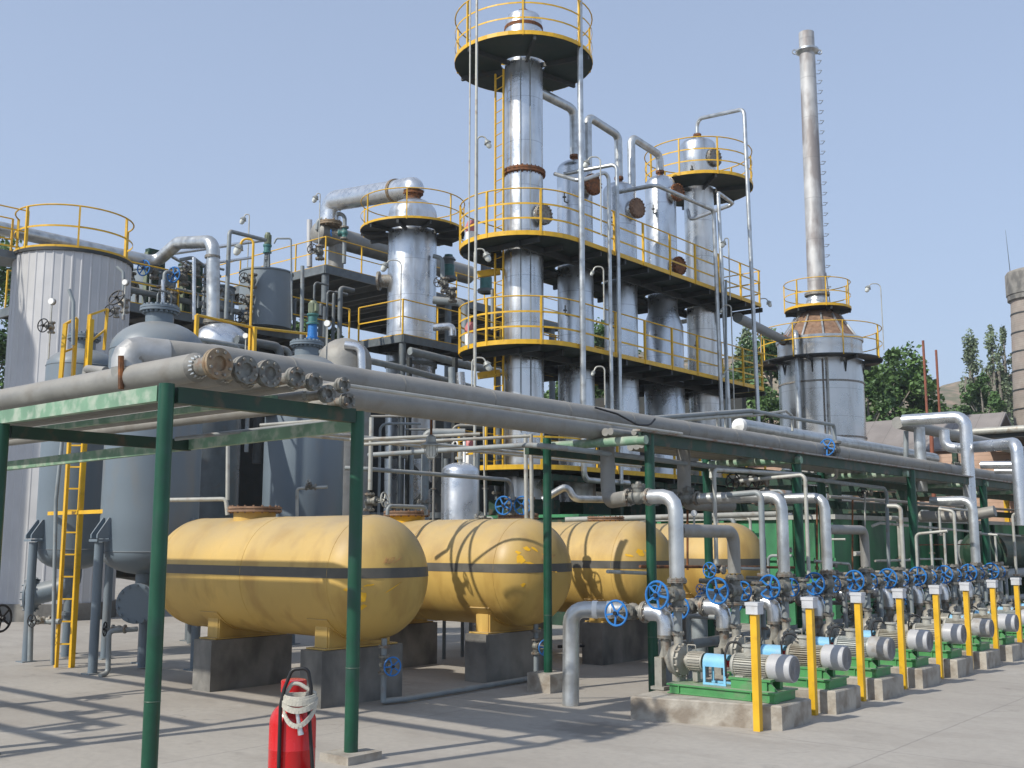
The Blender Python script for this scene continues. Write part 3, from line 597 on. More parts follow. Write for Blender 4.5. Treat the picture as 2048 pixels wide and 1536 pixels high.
pipe('silver pipe beside it with a bent loop under the far platform', [at(1375, 420, X=-16), at(1380, 440, X=-15.8), at(1468, 408, X=-14.9), at(1436, 385, X=-14.6), (-14.6, 27.2, 4.0)], .055, 'cladp', bend=.1)
pipe('thin grey pipe in front of the far end of the platforms', [at(1452, 560, X=-14.5), at(1452, 860, X=-14.5)], .03, 'pipeg')
pipe('slanting grey pipe from the far column to the furnace', [at(1475, 635, X=-15.6), V((fx-.8, fy-1.3, zp+.75))], .16, 'pipeg', fl=[(V((fx-.8, fy-1.3, zp+.75)), V((.3, 1, 0)), .2)], fm='rust')
pipe('vertical silver pipe on the front of the furnace', [V((fx-.1, fy-1.75, 3.5)), V((fx-.1, fy-1.75, zp+.9)), V((fx-.3, fy-1.4, zp+.95))], .1, 'cladp')
pipe('thin vertical pipe in the middle of the furnace front', [V((fx+.9, fy-1.45, 3.5)), V((fx+.9, fy-1.45, zp))], .04, 'pipel')
# ------------------------------------------------------------------ dark steel frame below the lowest platform
t = thing('column_support_frame', 'dark green steel frame and blocks carrying the column row', 'frame', (CX, 24.6, 0))
for i in range(5): obj('pedestal', MB().box((CX-.62, CY[i]-.6, .12), (CX+.62, CY[i]+.6, 2.6)), 'gdark', t)
for x in (-1.3, 1.3):
    for y in (CY[0]-.7, 22.5, 24.6, 26.8, 29.3): obj('frame_leg', MB().bar((CX+x, y, 0), (CX+x, y, 3.15), .14, .14), 'gdark', t)
    obj('frame_beam', MB().bar((CX+x, CY[0]-.8, 3.08), (CX+x, 29.5, 3.08), .12, .14), 'gdark', t)

# ================================================================== SECOND SILVER TOWER, STEEL DECKS AND MIXING TANKS (left middle)
LZ, LX, LY = 7.60, -22.26, 21.81                                  # lower deck: front corner
TX, TY, TR = -23.85, 23.75, .775
def tz(y): return at(817, y, X=TX, ).z
t = thing('scrubber_tower', 'thick silver tower with a domed head left of the tallest column', 'column', (TX, TY, 0))
zs, zd = at(817, 432, D=33.5).z, at(817, 398, D=33.5).z
obj('shell', MB().lathe(dome(TR, 1., zs, zd-zs, 8), (TX, TY, 0), Z_, 44), 'clad', t)
obj('shell_band', MB().lathe([(TR, 0), (TR+.05, 0), (TR+.05, .12), (TR, .12)], (TX, TY, LZ-.6), Z_, 44), 'pipeg', t)
obj('top_nozzle', MB().cyl((TX, TY, zd-.1), (TX, TY, zd+.2), .24, n=18).flange((TX, TY, zd+.2), Z_, .33, .05, 12), 'rust', t)
obj('side_nozzle', MB().cyl((TX, TY-.3, 9.75), (TX-.62, TY-.8, 9.75), .2, n=14).cyl((TX-.62, TY-.8, 9.75), (TX-.68, TY-.84, 9.75), .3, n=18), 'flange', t)
round_platform((TX, TY), at(817, 440, D=32.2).z, 1.66, TR, 'round dark platform with thin yellow railing at the head of the thick tower', under='deck', rh_n=(1., .5), step=1.5, h=.92, brk=10, edge=.07, w=.04)
e1 = V((TX, TY, zd+.75)); f = at(662, 400, D=37); g = V((f.x, f.y, at(655, 448, D=37).z)); e1.z = at(805, 376, D=33.5).z
t = pipe('fat silver duct from the thick tower head to the upper deck', [(TX, TY, zd+.25), e1, (f.x, f.y, f.z-.05), g], .36, 'alu', 'duct', 'vapour_duct', n=24, bend=.62, fl=[(V(e1)+(V(f)-V(e1))*.2, V(e1)-V(f), .39), (g, Z_, .42)], fm='flange0')
# horizontal receiver on the upper deck
UZ = at(652, 535, D=36).z; UX, UY = -27.6, 23.6
c0 = at(634, 465, D=37); c1 = c0+Y_*8.0
t = thing('receiver_drum', 'dusty horizontal drum on the upper deck below the fat duct', 'drum', c0)
obj('shell', MB().lathe([(.01, -.12), (.25, -.09), (.38, 0), (.38, 8.0), (.2, 8.15)], c0, Y_, 26), 'dull', t)
obj('support_leg', MB().cyl(c0+Y_*.9-Z_*.2, V((c0.x, c0.y+.9, UZ)), .28, n=18), 'dull', t)
pipe('thin grey pipe arching over the drum end', [at(634, 460, D=36.8), at(636, 440, D=36.8), at(690, 424, D=36.8), at(688, 527, D=36.8)], .07, 'pipeg', bend=.2)
pipe('white vertical pipe at the left of the drum', [at(619, 440, D=37.5), at(619, 534, D=37.5)], .1, 'white')
valve(at(689, 466, D=36.7), Z_, -_R, .15, .12, 'small green valve on the pipe arching over the drum', body='teal')
def slab(label, x0, x1, y0, y1, z, th=.22, m='steelg', legs=(), rails=(), rh=1.05, lr=.07, cat='platform'):
    t = thing('steel_deck', label, cat, ((x0+x1)/2, (y0+y1)/2, z)); obj('deck_plate', MB().box((x0, y0, z-.03), (x1, y1, z)), 'deck', t)
    eb = MB(); e = .06
    for a, b in (((x0, y0), (x1, y0)), ((x1, y0), (x1, y1)), ((x1, y1), (x0, y1)), ((x0, y1), (x0, y0))): eb.bar((*a, z-th/2-.01), (*b, z-th/2-.01), .07, th)
    obj('edge_beam', eb, m, t); k = y0+.9
    while k < y1-.2: obj('joist', MB().bar((x0+.1, k, z-th/2-.05), (x1-.1, k, z-th/2-.05), .09, th*.8), 'deck', t); k += 1.3
    for x, y in legs: obj('leg', MB().cyl((x, y, 0), (x, y, z-th), lr, n=12), m, t)
    for p in rails: railing(t, p, z, rh, (1., .52), 1.55, .045, .07, rr=.02)
    return t
slab('lower grey steel deck with yellow railing round the thick tower', LX-2.0, LX, LY, LY+9, LZ, rails=[[(LX-1.95, LY+.05), (LX-.05, LY+.05)], [(LX-.05, LY+.05), (LX-.05, LY+8.9)]], legs=[(LX-.1, LY+.1), (LX-.1, LY+4.4), (LX-.1, LY+8.7), (LX-1.9, LY+.1)], lr=.105, rh=1.06)
slab('upper dark steel deck with thin yellow railing', UX-6.5, UX, UY-.25, UY+13, UZ, th=.28, rails=[[(UX-6.4, UY-.2), (UX-.05, UY-.2)], [(UX-.05, UY-.2), (UX-.05, UY+12.9)]], legs=[(UX-.15, UY-.1), (UX-.15, UY+6), (UX-.15, UY+12.5), (UX-6.2, UY-.1)], lr=.13, rh=1.0)
MX1 = -24.3
slab('long left steel deck carrying the grey mixing tanks', MX1-3.4, MX1, 12.6, 21.7, LZ-.05, rails=[[(MX1-.05, 12.7), (MX1-.05, 21.6)], [(MX1-3.3, 21.6), (MX1-3.3, 12.7)]], legs=[(MX1-.1, 12.8), (MX1-.1, 15.0), (MX1-.1, 17.5), (MX1-.1, 21.4)], lr=.1, rh=1.05)
def mixer(px0, px1, ytop, D, label, m='agit', agit=True, ly=1.25):
    cpt = at((px0+px1)/2, ytop+8, D=D); r = (px1-px0)/2/FPX*D; x, y, zt = cpt.x, cpt.y, cpt.z
    t = thing('mixing_tank', label, 'tank', (x, y, LZ-.05), 'grey round mixing tanks on the left deck')
    obj('shell', MB().lathe([(r, 0), (r, zt-LZ+.05), (r+.03, zt-LZ+.05), (r+.03, zt-LZ+.09), (.01, zt-LZ+.14)], (x, y, LZ-.05), Z_, 40), m, t)
    if agit:
        k = D/30.*.62; z = zt+.1; ag = obj('agitator_stand', MB().lathe([(.13*k, 0), (.13*k, .04)], (x, y, z), Z_, 14).bar((x-.15*k, y, z), (x-.09*k, y, z+.85*k), .05, .09).bar((x+.15*k, y, z), (x+.09*k, y, z+.85*k), .05, .09).cyl((x, y, z), (x, y, z+.85*k), .035, n=8).flange((x, y, z+.3*k), Z_, .1*k, .05, 6).flange((x, y, z+.62*k), Z_, .12*k, .05, 6), 'steelg', t)
        obj('gearbox', MB().lathe([(.2*k, .85*k), (.2*k, .9*k), (.16*k, .92*k), (.16*k, 1.12*k), (.2*k, 1.16*k), (.2*k, 1.24*k)], (x, y, z), Z_, 16), 'teal', t)
        mo = MB().lathe([(.13*k, 1.24*k), (.13*k, 1.75*k), (.1*k, 1.82*k), (.01, 1.83*k)], (x, y, z), Z_, 16)
        for i in range(12):
            a = 2*pi*i/12; mo.box((x+cos(a)*.13*k-.01, y+sin(a)*.13*k-.01, z+1.28*k), (x+cos(a)*.155*k+.01, y+sin(a)*.155*k+.01, z+1.7*k))
        obj('motor', mo, 'olive', t)
    return t
mixer(480, 586, 541, 30, 'light grey mixing tank with an upright green agitator motor')
mixer(262, 348, 540, 29, 'grey tank partly behind the white tank top, no motor', agit=False)
mixer(318, 352, 556, 31, 'narrow dark tank behind the long silver duct', m='steelg', agit=False)
mixer(405, 470, 570, 32, 'dark mixing tank behind the upright silver pipe', m='steelg', agit=False)
for px0, px1, y0, y1, l in ((298, 313, 500, 600, 'upright green box cabinet behind the long silver duct'), (360, 392, 528, 640, 'upright green box cabinet between the silver duct and the upright pipe')):
    a = at(px0, y0, D=28.5); b = at(px1, y1, D=28.5); t = thing('control_cabinet', l, 'cabinet', ((a.x+b.x)/2, (a.y+b.y)/2, b.z))
    w_ = (px1-px0)/FPX*28.5; cx, cy = (a.x+b.x)/2, (a.y+b.y)/2
    obj('housing', MB().box((cx-w_*.5, cy-.2, LZ), (cx+w_*.5, cy+.3, a.z)), 'gdark', t); obj('door', MB().box((cx-w_*.42, cy-.23, LZ+.1), (cx+w_*.42, cy-.203, a.z-.1)), 'olive', t)
for i, (px, py) in enumerate(((309, 543), (368, 556), (393, 540), (432, 565), (347, 600), (505, 562), (500, 605), (497, 640), (262, 560), (340, 640), (640, 505), (890, 570), (905, 590))):
    ww = 'blue' if i in (0, 1) else 'black'
    q = at(px, py, D=27.6 if px < 480 else 29)
    valve(q, Z_, (.3, -1, 0), .13, .2 if i < 2 else .14, ['blue handwheel valve under the bend of the long silver duct', 'blue handwheel valve in front of the green cabinet', 'small dark valve right of the green cabinet', 'small dark valve behind the upright silver pipe',
          'small dark valve under the green cabinet', 'dark valve on the front of the light grey mixing tank, upper', 'dark valve on the front of the light grey mixing tank, middle', 'dark valve at the foot of the light grey mixing tank', 'dark valve beside the white tank rim', 'dark valve on the left deck edge',
          'small valve by the white upright pipe on the upper deck', 'dark valve right of the thick tower, upper', 'dark valve right of the thick tower, lower'][i], wheel=ww)
for i, (pts, r, l) in enumerate((
    ([(235, 573, 27), (300, 588, 27.6), (480, 625, 29.3)], .085, 'thick grey pipe running along the left deck in front of the tanks'),
    ([(250, 560, 27), (470, 603, 29.)], .04, 'thin grey pipe running along the left deck in front of the tanks'),
    ([(452, 638, 27), (459, 462, 27), (530, 480, 29)], .055, 'tall grey hooked pipe rising left of the light grey mixing tank'),
    ([(310, 512, 28), (530, 480, 29.)], .05, 'slanting grey pipe behind the upright silver pipe'),
    ([(340, 538, 28), (505, 515, 29.)], .04, 'lower slanting grey pipe behind the upright silver pipe'),
    ([(548, 487, 29), (553, 477, 29), (582, 477, 29), (584, 640, 29)], .025, 'thin rusty conduit looping right of the agitator motor'),
    ([(605, 532, 29), (603, 690, 29)], .055, 'grey vertical pipe left of the upper deck leg'),
    ([(326, 560, 27), (326, 640, 27)], .05, 'short upright grey pipe below the long silver duct'),
    ([(388, 515, 27), (388, 640, 27)], .05, 'upright grey pipe just left of the upright silver pipe'),
    ([(360, 520, 27.5), (385, 515, 27.5), (425, 545, 28)], .05, 'small bent grey pipe over the green cabinet'),
    ([(300, 515, 27.5), (330, 505, 27.5), (425, 560, 29)], .045, 'thin grey pipe crossing under the long silver duct'),
    ([(866, 512, 33), (884, 516, 33), (886, 585, 33)], .07, 'thin grey hooked pipe right of the thick tower'),
    ([(905, 800, 24), (903, 735, 24)], .08, 'short grey upright pipe below the lower deck'),
    ([(985, 660, 28), (985, 580, 28)], .05, 'grey pipe upright behind the tallest column'),
    ([(866, 600, 32), (930, 606, 32), (931, 700, 32)], .12, 'grey pipe bending down below the upper deck'),
    ([(640, 700, 27), (800, 735, 29), (1000, 790, 33)], .09, 'long grey pipe below the lower deck'),
    ([(820, 702, 31), (1000, 745, 34)], .12, 'fat grey pipe below the lower deck edge'),
    ([(800, 760, 28), (1000, 800, 31)], .08, 'lowest grey pipe under the lower deck'),
    ([(920, 745, 31), (924, 800, 31)], .14, 'silver upright stub under the lower deck'),
    ([(866, 655, 31.3), (905, 652, 31.3), (905, 672, 31.3)], .11, 'small silver elbow on the lower deck beside the thick tower'))):
    pipe(l, [at(x, y, D=d) for x, y, d in pts], r, 'pipeg' if 'silver' not in l else 'alu', bend=r*2.5)
for px, py, D, l in ((897, 545, 35, 'teal motor on the upper deck right of the thick tower'), (972, 570, 35, 'teal motor on a stand behind the tallest column')):
    q = at(px, py, D=D); t = thing('agitator_motor', l, 'motor', (q.x, q.y, UZ))
    obj('stand', MB().lathe([(.25, UZ), (.18, UZ+.1), (.18, q.z-.3), (.28, q.z-.25), (.28, q.z-.15)], (q.x, q.y, 0), Z_, 14), 'steelg', t)
    obj('motor_body', MB().lathe([(.2, q.z-.15), (.2, q.z+.25), (.14, q.z+.3), (.14, q.z+.6), (.01, q.z+.62)], (q.x, q.y, 0), Z_, 16), 'teal', t)
rnd = random.Random(77); NW = ['one', 'two', 'three', 'four', 'five', 'six', 'seven', 'eight', 'nine', 'ten', 'eleven', 'twelve', 'thirteen', 'fourteen', 'fifteen', 'sixteen']
for k in range(16):
    px = 262+k*13.5; D = rnd.uniform(27, 28.4); y0 = rnd.uniform(528, 600); q = at(px, y0, D=D); dx = rnd.choice((-1, 1))*rnd.uniform(.2, .7); rr = rnd.choice((.025, .035, .05))
    pipe('small bent pipe crowding the left deck before the mixing tanks, number %s from the left' % NW[k], [(q.x, q.y, LZ-.05), q, q+Y_*dx], rr, rnd.choice(('pipeg', 'steelg', 'valve')), bend=.1, group='small pipes on the left deck', fl=[(V((q.x, q.y, LZ+.5)), Z_, rr*2.3), (q+Y_*dx*.6, Y_, rr*2)])
for k in range(8):
    px = 590+k*13; D = rnd.uniform(29, 31.5); q = at(px, rnd.uniform(560, 640), D=D); rr = rnd.choice((.03, .05, .07))
    pipe('dark pipe hanging under the upper deck, number %s from the left' % NW[k], [(q.x, q.y, 1.), q, q+Y_*.5], rr, rnd.choice(('deck', 'steelg')), bend=.12, group='dark pipes under the upper deck')  # darker finishes stand for the shade under the upper deck
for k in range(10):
    px = 480+k*20; q = at(px, 700+rnd.uniform(-10, 25), D=25+k*.4); pipe('dark cross pipe low behind the grey vessels, number %s from the left' % NW[k], [q-Y_*1.3, q, q-Z_*2.5], rnd.choice((.05, .08, .11)), rnd.choice(('deck', 'steelg', 'pipeg')), bend=.2, group='dark pipes behind the grey vessels')  # darker finishes stand for the shade behind the vessels
# vessels added in near black to stand for shade under the decks
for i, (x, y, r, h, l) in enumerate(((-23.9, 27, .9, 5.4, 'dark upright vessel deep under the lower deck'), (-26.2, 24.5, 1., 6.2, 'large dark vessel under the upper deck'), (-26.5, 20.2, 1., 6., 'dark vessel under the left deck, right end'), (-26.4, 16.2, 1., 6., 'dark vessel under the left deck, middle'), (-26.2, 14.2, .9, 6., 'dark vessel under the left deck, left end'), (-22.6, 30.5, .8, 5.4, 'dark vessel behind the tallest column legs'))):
    t = thing('shade_fill_vessel', l, 'vessel', (x, y, 0), 'near black vessels standing in for shade under the decks'); obj('shell', MB().lathe([(.01, .55), (r*.8, .7), (r, 1.)]+dome(r, 1.01, h, .35), (x, y, 0), Z_, 30), 'deck', t)
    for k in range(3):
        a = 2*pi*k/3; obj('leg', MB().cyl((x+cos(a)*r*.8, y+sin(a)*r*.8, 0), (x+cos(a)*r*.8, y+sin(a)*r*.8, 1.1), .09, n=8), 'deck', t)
single('shade_sheet', MB().box((-25.3, 13.8, 2.0), (-25.1, 21.6, 7.2)), 'deck', 'added dark sheet standing in for the shade under the left deck', 'wall')  # dark sheet added where there is only deep shade
single('shade_backdrop', MB().box((-34, 33.5, 0), (-17.5, 33.8, 7.0)), 'deck', 'added dark sheet standing in for deep shade behind the decks', 'wall')  # dark backdrop added for the shade behind the decks
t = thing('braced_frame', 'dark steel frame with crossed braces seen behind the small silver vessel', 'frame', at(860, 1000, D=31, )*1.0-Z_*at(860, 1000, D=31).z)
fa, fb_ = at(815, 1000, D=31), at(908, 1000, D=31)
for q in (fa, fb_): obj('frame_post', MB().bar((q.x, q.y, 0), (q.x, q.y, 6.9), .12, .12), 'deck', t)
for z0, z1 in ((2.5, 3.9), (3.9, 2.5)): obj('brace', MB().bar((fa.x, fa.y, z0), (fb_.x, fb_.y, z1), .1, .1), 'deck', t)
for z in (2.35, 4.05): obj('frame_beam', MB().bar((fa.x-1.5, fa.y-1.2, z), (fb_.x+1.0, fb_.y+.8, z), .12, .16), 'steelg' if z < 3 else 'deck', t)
# ------------------------------------------------------------------ tall white tank with catwalk, long silver duct
wc = at(147, 520, D=23.7); wx, wy = wc.x, wc.y; WR = 1.235; WZ = at(147, 497, D=22.5).z
t = thing('white_tank', 'tall white ribbed tank at the left edge', 'tank', (wx, wy, 0)); wm = MB(); N = 40; vs = []
prof = []
for i in range(N):
    a0 = 2*pi*i/N; 
    for f_, rr in ((0, WR), (.7, WR), (.78, WR+.012), (.9, WR+.012)): prof.append((rr, a0+2*pi/N*f_))
for z in (.35, WZ): vs += [(wx+r*cos(a), wy+r*sin(a), z) for r, a in prof]
K = len(prof); wm.add(vs, [(i, (i+1) % K, (i+1) % K+K, i+K) for i in range(K)]); obj('shell', wm, 'white', t, angle=12)
obj('base_ring', MB().lathe([(WR+.06, 0), (WR+.06, .35), (WR-.1, .36)], (wx, wy, 0), Z_, 40), 'conc', t)
obj('roof_rim', MB().lathe([(WR-.03, WZ-.04), (WR+.05, WZ-.04), (WR+.05, WZ+.03), (.5, WZ+.1), (.01, WZ+.12)], (wx, wy, 0), Z_, 40), 'deck', t)
railing(t, circ(wx, wy, WR+.01, 30, -2.35, 1.5, True), WZ+.04, .93, (1., .5), 1.25, .05, .09, mt='yellow', rr=.018)
t = thing('white_tank', 'added unseen tank that shades the tall white tank from the left', 'tank', (-24.6, 6.0, 0)); obj('shell', MB().lathe([(1.3, 0), (1.3, 9.9), (.01, 10.1)], (-24.6, 6.0, 0), Z_, 40), 'white', t)  # added out of view to throw a shadow on the white tank
t = thing('catwalk', 'dark catwalk with yellow railing reaching the white tank top from the left', 'catwalk', (wx-2, wy-4, WZ))
cw0 = V((wx-.55, wy-1.0, 0)); cw1 = cw0+V((-.35, -5.2, 0)); sd = V((1, -.07, 0))*.42
obj('walkway', MB().bar(cw0+Z_*(WZ-.06), cw1+Z_*(WZ-.06), .86, .16), 'steelg', t)
for s_ in (-1, 1): railing(t, [((cw0+sd*s_).x, (cw0+sd*s_).y), ((cw1+sd*s_).x, (cw1+sd*s_).y)], WZ+.03, .95, (1., .5, .1), 1.3, .045, rr=.016)
DX = -24.9; d0 = at(-260, 395, X=DX); dz = at(160, 492, X=DX).z; dd = at(318, 530, X=DX)
v1 = at(426, 487, D=26.2); vb = at(426, 648, D=26.2); hy = at(360, 492, D=27.2)
pipe('long silver duct passing behind the white tank and dropping to the domed vessel', [(DX, d0.y, dz), (DX, dd.y-.1, dz), (hy.x-.1, hy.y, hy.z+.1), (v1.x, v1.y, v1.z+.05), (vb.x, vb.y, vb.z)], .165, 'cladp', 'duct', 'vapour_duct', n=20, bend=.3, fl=[(V((vb.x, vb.y, vb.z+.05)), Z_, .24), (V((v1.x, v1.y, v1.z-.35)), Z_, .19)])
t = thing('domed_vessel', 'silver clad vessel with a bright domed head below the upright silver duct', 'vessel', (vb.x, vb.y, 0)); q = at(441, 700, D=26.2); r = .70
t.location = (q.x, q.y, 0); zt = at(441, 647, D=26.2).z
obj('shell', MB().lathe([(r*.8, 1.), (r*.8, zt-.62), (r, zt-.6), (r, zt-.5)]+[(r*cos(pi/2*i/8), zt-.5+.5*sin(pi/2*i/8)) for i in range(1, 9)], (q.x, q.y, 0), Z_, 36), 'alu', t)
for k in range(3):
    a = 2*pi*k/3; obj('leg', MB().cyl((q.x+cos(a)*.5, q.y+sin(a)*.5, 0), (q.x+cos(a)*.5, q.y+sin(a)*.5, 1.3), .08, n=8), 'steelg', t)
# ------------------------------------------------------------------ grey standing vessels on legs
def legvessel(x, y, r, z0, z1, ztop, label, legs, nz=.3, m='vessel', manway=True, dr=V((0, -1, 0)), neck=None):
    t = thing('standing_vessel', label, 'vessel', (x, y, 0), 'grey vessels on legs'); hb_ = z0+.30
    nk = neck or r*.36
    prof = [(.01, z0)]+[(r*sin(pi/2*i/7), hb_-(hb_-z0)*cos(pi/2*i/7)) for i in range(1, 8)]+[(r, z1)]+[(r*cos(pi/2*i/9), z1+(ztop-.2-z1)*sin(pi/2*i/9)) for i in range(1, 9)]+[(nk, ztop-.17)]
    obj('shell', MB().lathe(prof, (x, y, 0), Z_, 44), m, t)
    obj('top_flange', MB().lathe([(nk, ztop-.3), (nk, ztop-.05)], (x, y, 0), Z_, 26).flange((x, y, ztop-.03), Z_, nk*1.42, .03, 20), m, t)
    [obj('weld_ring', MB().lathe([(r-.01, -.012), (r+.008, 0), (r-.01, .012)], (x, y, zw), Z_, 44), m, t) for zw in (hb_, z1)]
    for a in legs:
        d = V((cos(a), sin(a), 0)); c = V((x, y, 0))+d*(r+.09); l = obj('leg', MB().cyl(c, c+Z_*1.62, .058, n=14).box((c.x-.1, c.y-.1, 0), (c.x+.1, c.y+.1, .015)), m, t)
        br = MB(); s_ = V((-d.y, d.x, 0))
        for e in (-.07, .07):
            o = V((x, y, 0))+s_*e; p = [o+d*(r-.04)+Z_*1.67, o+d*(r+.17)+Z_*1.67, o+d*(r+.17)+Z_*1.72, o+d*(r+.02)+Z_*1.93, o+d*(r-.04)+Z_*1.93]; th = s_*.012
            br.add([q-th for q in p]+[q+th for q in p], [(0, 1, 2, 3, 4), (9, 8, 7, 6, 5)]+[(i, i+5, (i+1) % 5+5, (i+1) % 5) for i in range(5)])
        c2 = V((x, y, 0))+d*(r+.07); br.bar(c2-d*.11+Z_*1.645, c2+d*.11+Z_*1.645, .19, .03)
        obj('bracket', br, m, l)
    if manway:
        p0 = V((x, y, z0+.06)); p1 = p0-Z_*.28; p2 = p1+dr*.5-Z_*.12
        mw = obj('manway', MB().tube([p0, p1, p2], .15, 18, bend=.22), m, t); obj('cover', MB().cyl(p2, p2+dr*.03, .25, n=26).cyl(p2+dr*.04, p2+dr*.07, .25, n=26).bolts(p2+dr*.035, dr, .225, 14, .016, .07), m, mw)
        obj('drain_pipe', MB().tube([p1-Z_*.05, p1-Z_*.55, V((p1.x, p1.y, .3)), V((p1.x, p1.y, .02))], .07, 10).flange(V((p1.x, p1.y, .62)), Z_, .13, .02, 6), m, t)
    return t
legvessel(-14.85, 8.02, .5, 1.22, 4.15, 4.63, 'narrow grey vessel on legs nearest the white tank', (-pi/2+.05, 5*pi/6, pi/6), dr=V((-.75, -.66, 0)), neck=.165)
legvessel(-12.85, 8.0, .62, 1.2, 4.15, 4.77, 'grey vessel on legs with a wide bolted top behind the left green post', (-pi/2+.02, 5*pi/6, pi/6), dr=V((.72, -.69, 0)), neck=.185)
legvessel(-13.4, 11.0, .62, 1.2, 4.1, 4.78, 'grey vessel behind the first yellow tank', (-pi/2, 5*pi/6, pi/6), neck=.19, manway=False)
legvessel(-15.2, 10.3, .62, 1.2, 3.7, 4.35, 'grey vessel, its shade put into a darker grey, between the wide topped vessels', (-pi/2, 5*pi/6, pi/6), neck=.2, manway=True, m='steelg')  # darker grey puts the shade into this vessel's colour
q = at(690, 715, D=22); t = thing('domed_vessel', 'pale grey round topped vessel behind the agitator on the third grey vessel', 'vessel', (q.x, q.y, 0))
obj('shell', MB().lathe([(.55, 1.)]+dome(.55, 1.2, q.z-.1, .5)[1:], (q.x, q.y, 0), Z_, 30), 'dull', t); obj('skirt', MB().lathe([(.5, 0), (.5, 1.05)], (q.x, q.y, 0), Z_, 24), 'steelg', t)
pipe('silver elbow pipe right of the pale round topped vessel', [at(690, 690, D=21.5), at(722, 694, D=21.5), at(724, 745, D=21.5)], .085, 'alu', bend=.16)
# agitator on third vessel
x, y, z = -13.33, 11.05, 4.8; t = thing('agitator_motor', 'green and blue agitator motor on the vessel behind the first yellow tank', 'motor', (x, y, z)); K_ = .6
def sc_(pr): return [(r_*K_, h_*K_) for r_, h_ in pr]
obj('stand', MB().lathe(sc_([(.14, 0), (.12, .45)]), (x, y, z), Z_, 16).flange((x, y, z+.04), Z_, .1, .014, 8), 'blue', t)
obj('gearbox', MB().lathe(sc_([(.17, .45), (.17, .5), (.12, .52), (.12, .66), (.16, .7), (.16, .74)]), (x, y, z), Z_, 18), 'teal', t)
mo = MB().lathe(sc_([(.11, .74), (.11, 1.05), (.08, 1.1), (.001, 1.11)]), (x, y, z), Z_, 16).box((x+.05, y-.03, z+.48), (x+.11, y+.03, z+.6))
for i in range(14): a = 2*pi*i/14; mo.bar((x+cos(a)*.068, y+sin(a)*.068, z+.46), (x+cos(a)*.068, y+sin(a)*.068, z+.62), .008, .02)
obj('motor_body', mo, 'olive', t)
# yellow frame between the vessels and ladder
def ypost(t, a, b, w=.05): obj('rail_post', MB().bar(a, b, w, w), 'yellow', t)
t = thing('yellow_guard_frame', 'heavy yellow pipe railing behind the dusty duct', 'railing', at(440, 690, D=17, ))
A, B, Cc = at(394, 630, D=15.4), at(505, 655, D=16.4), at(617, 668, D=17.6)
obj('top_rail', MB().tube([A, B, Cc], .022, 8, bend=0), 'yellow', t); A2, B2, C2 = A-Z_*.5, B-Z_*.5, Cc-Z_*.45
obj('mid_rail', MB().tube([A-Z_*.55, B-Z_*.58], .016, 8, bend=0), 'yellow', t)
ypost(t, A, A-Z_*1.1); ypost(t, B+V((-.04, 0, 0)), B-Z_*1.2+V((-.04, 0, 0))); ypost(t, B+V((.06, 0, 0)), B-Z_*1.2+V((.06, 0, 0))); ypost(t, Cc, Cc-Z_*1.1)
obj('walkway', MB().box((A.x-.3, A.y-.2, 3.55), (Cc.x+.5, Cc.y+.3, 3.62)), 'deck', t)
t = thing('ladder', 'tall yellow ladder standing between the two left grey vessels', 'ladder', (-13.75, 7.42, 0))
la, lb = at(112, 1335, Z=0), at(143, 1335, Z=0); tp = at(152, 640, X=-13.9).z
obj('side_rail', MB().bar(la, la+Z_*tp, .04, .05), 'yellow', t); obj('side_rail', MB().bar(lb, lb+Z_*tp, .06, .06), 'yellow', t)
for i in range(13): obj('rung', MB().bar(la+Z_*(.3+i*.29), lb+Z_*(.3+i*.29), .02, .02), 'yellow', t)
c = (la+lb)/2; obj('cross_bar', MB().bar(V((-14.6, c.y+.1, at(150, 1025, X=-13.8).z)), V((-12.95, c.y+.0, at(150, 1025, X=-13.8).z)), .045, .05), 'yellow', t)
t = thing('hoop_rail', 'pair of yellow hand hoops at the head of the tall ladder', 'railing', at(175, 700, D=14.7))
for pts in (((121, 762, 14.4), (131, 648, 14.4), (153, 636, 14.6), (145, 756, 14.6)), ((171, 745, 14.8), (180, 630, 14.8), (215, 618, 15), (208, 700, 15))):
    q = [at(x, y_, D=d) for x, y_, d in pts]; obj('hoop', MB().bar(q[0], q[1], .05, .05).bar(q[1], q[2], .03, .03).bar(q[2], q[3], .035, .035).bar((q[0]+q[1])/2, (q[2]+q[3])/2, .025, .025), 'yellow', t)
for i, (px, py, D, w_) in enumerate(((103, 655, 14.4, .0), (233, 625, 16, 0), (1, 1, 1, 1))):
    if w_: continue
    valve(at(px, py, D=D), Z_, (.3, -.8, 0), .05, .09, ['small brown valve above the narrow grey vessel', 'brown valve left of the wide bolted vessel top'][i], wheel='black', body='flange')
valve(at(250, 612, D=16.2), Z_, (.2, -.6, .3), .07, .13, 'upper brown valve left of the wide bolted vessel top', wheel='black', body='flange')
def gauge(px, py, D, l, drop=.5, r=.042):
    q = at(px, py, D=D); t = thing('pressure_gauge', l, 'gauge', q-Z_*drop); n_ = (-_F+_R*-.2).normalized()
    obj('dial', MB().cyl(q, q+n_*.03, r, n=20), 'gauge', t); obj('case', MB().cyl(q-n_*.03, q, r*1.1, n=20), 'flange', t); obj('stem', MB().cyl(q-Z_*drop, q-Z_*r*.5, .012, n=6), 'pipel', t)
gauge(104, 603, 14.5, 'round white gauge in front of the white tank', .8); gauge(251, 565, 16, 'round white gauge beside the white tank rim', .5); gauge(492, 672, 16.5, 'round white gauge in front of the bright domed vessel', .4)
gauge(655, 647, 17, 'round white gauge right of the blue agitator stand', .6, .05); gauge(1388, 1026, 13, 'small white gauge above the green tank rim', .2, .035)
pipe('short upright pipe with a bent top in front of the white tank', [at(146, 690, D=14.4), at(147, 605, D=14.4), at(138, 579, D=14.4)], .025, 'pipeg', bend=.1)
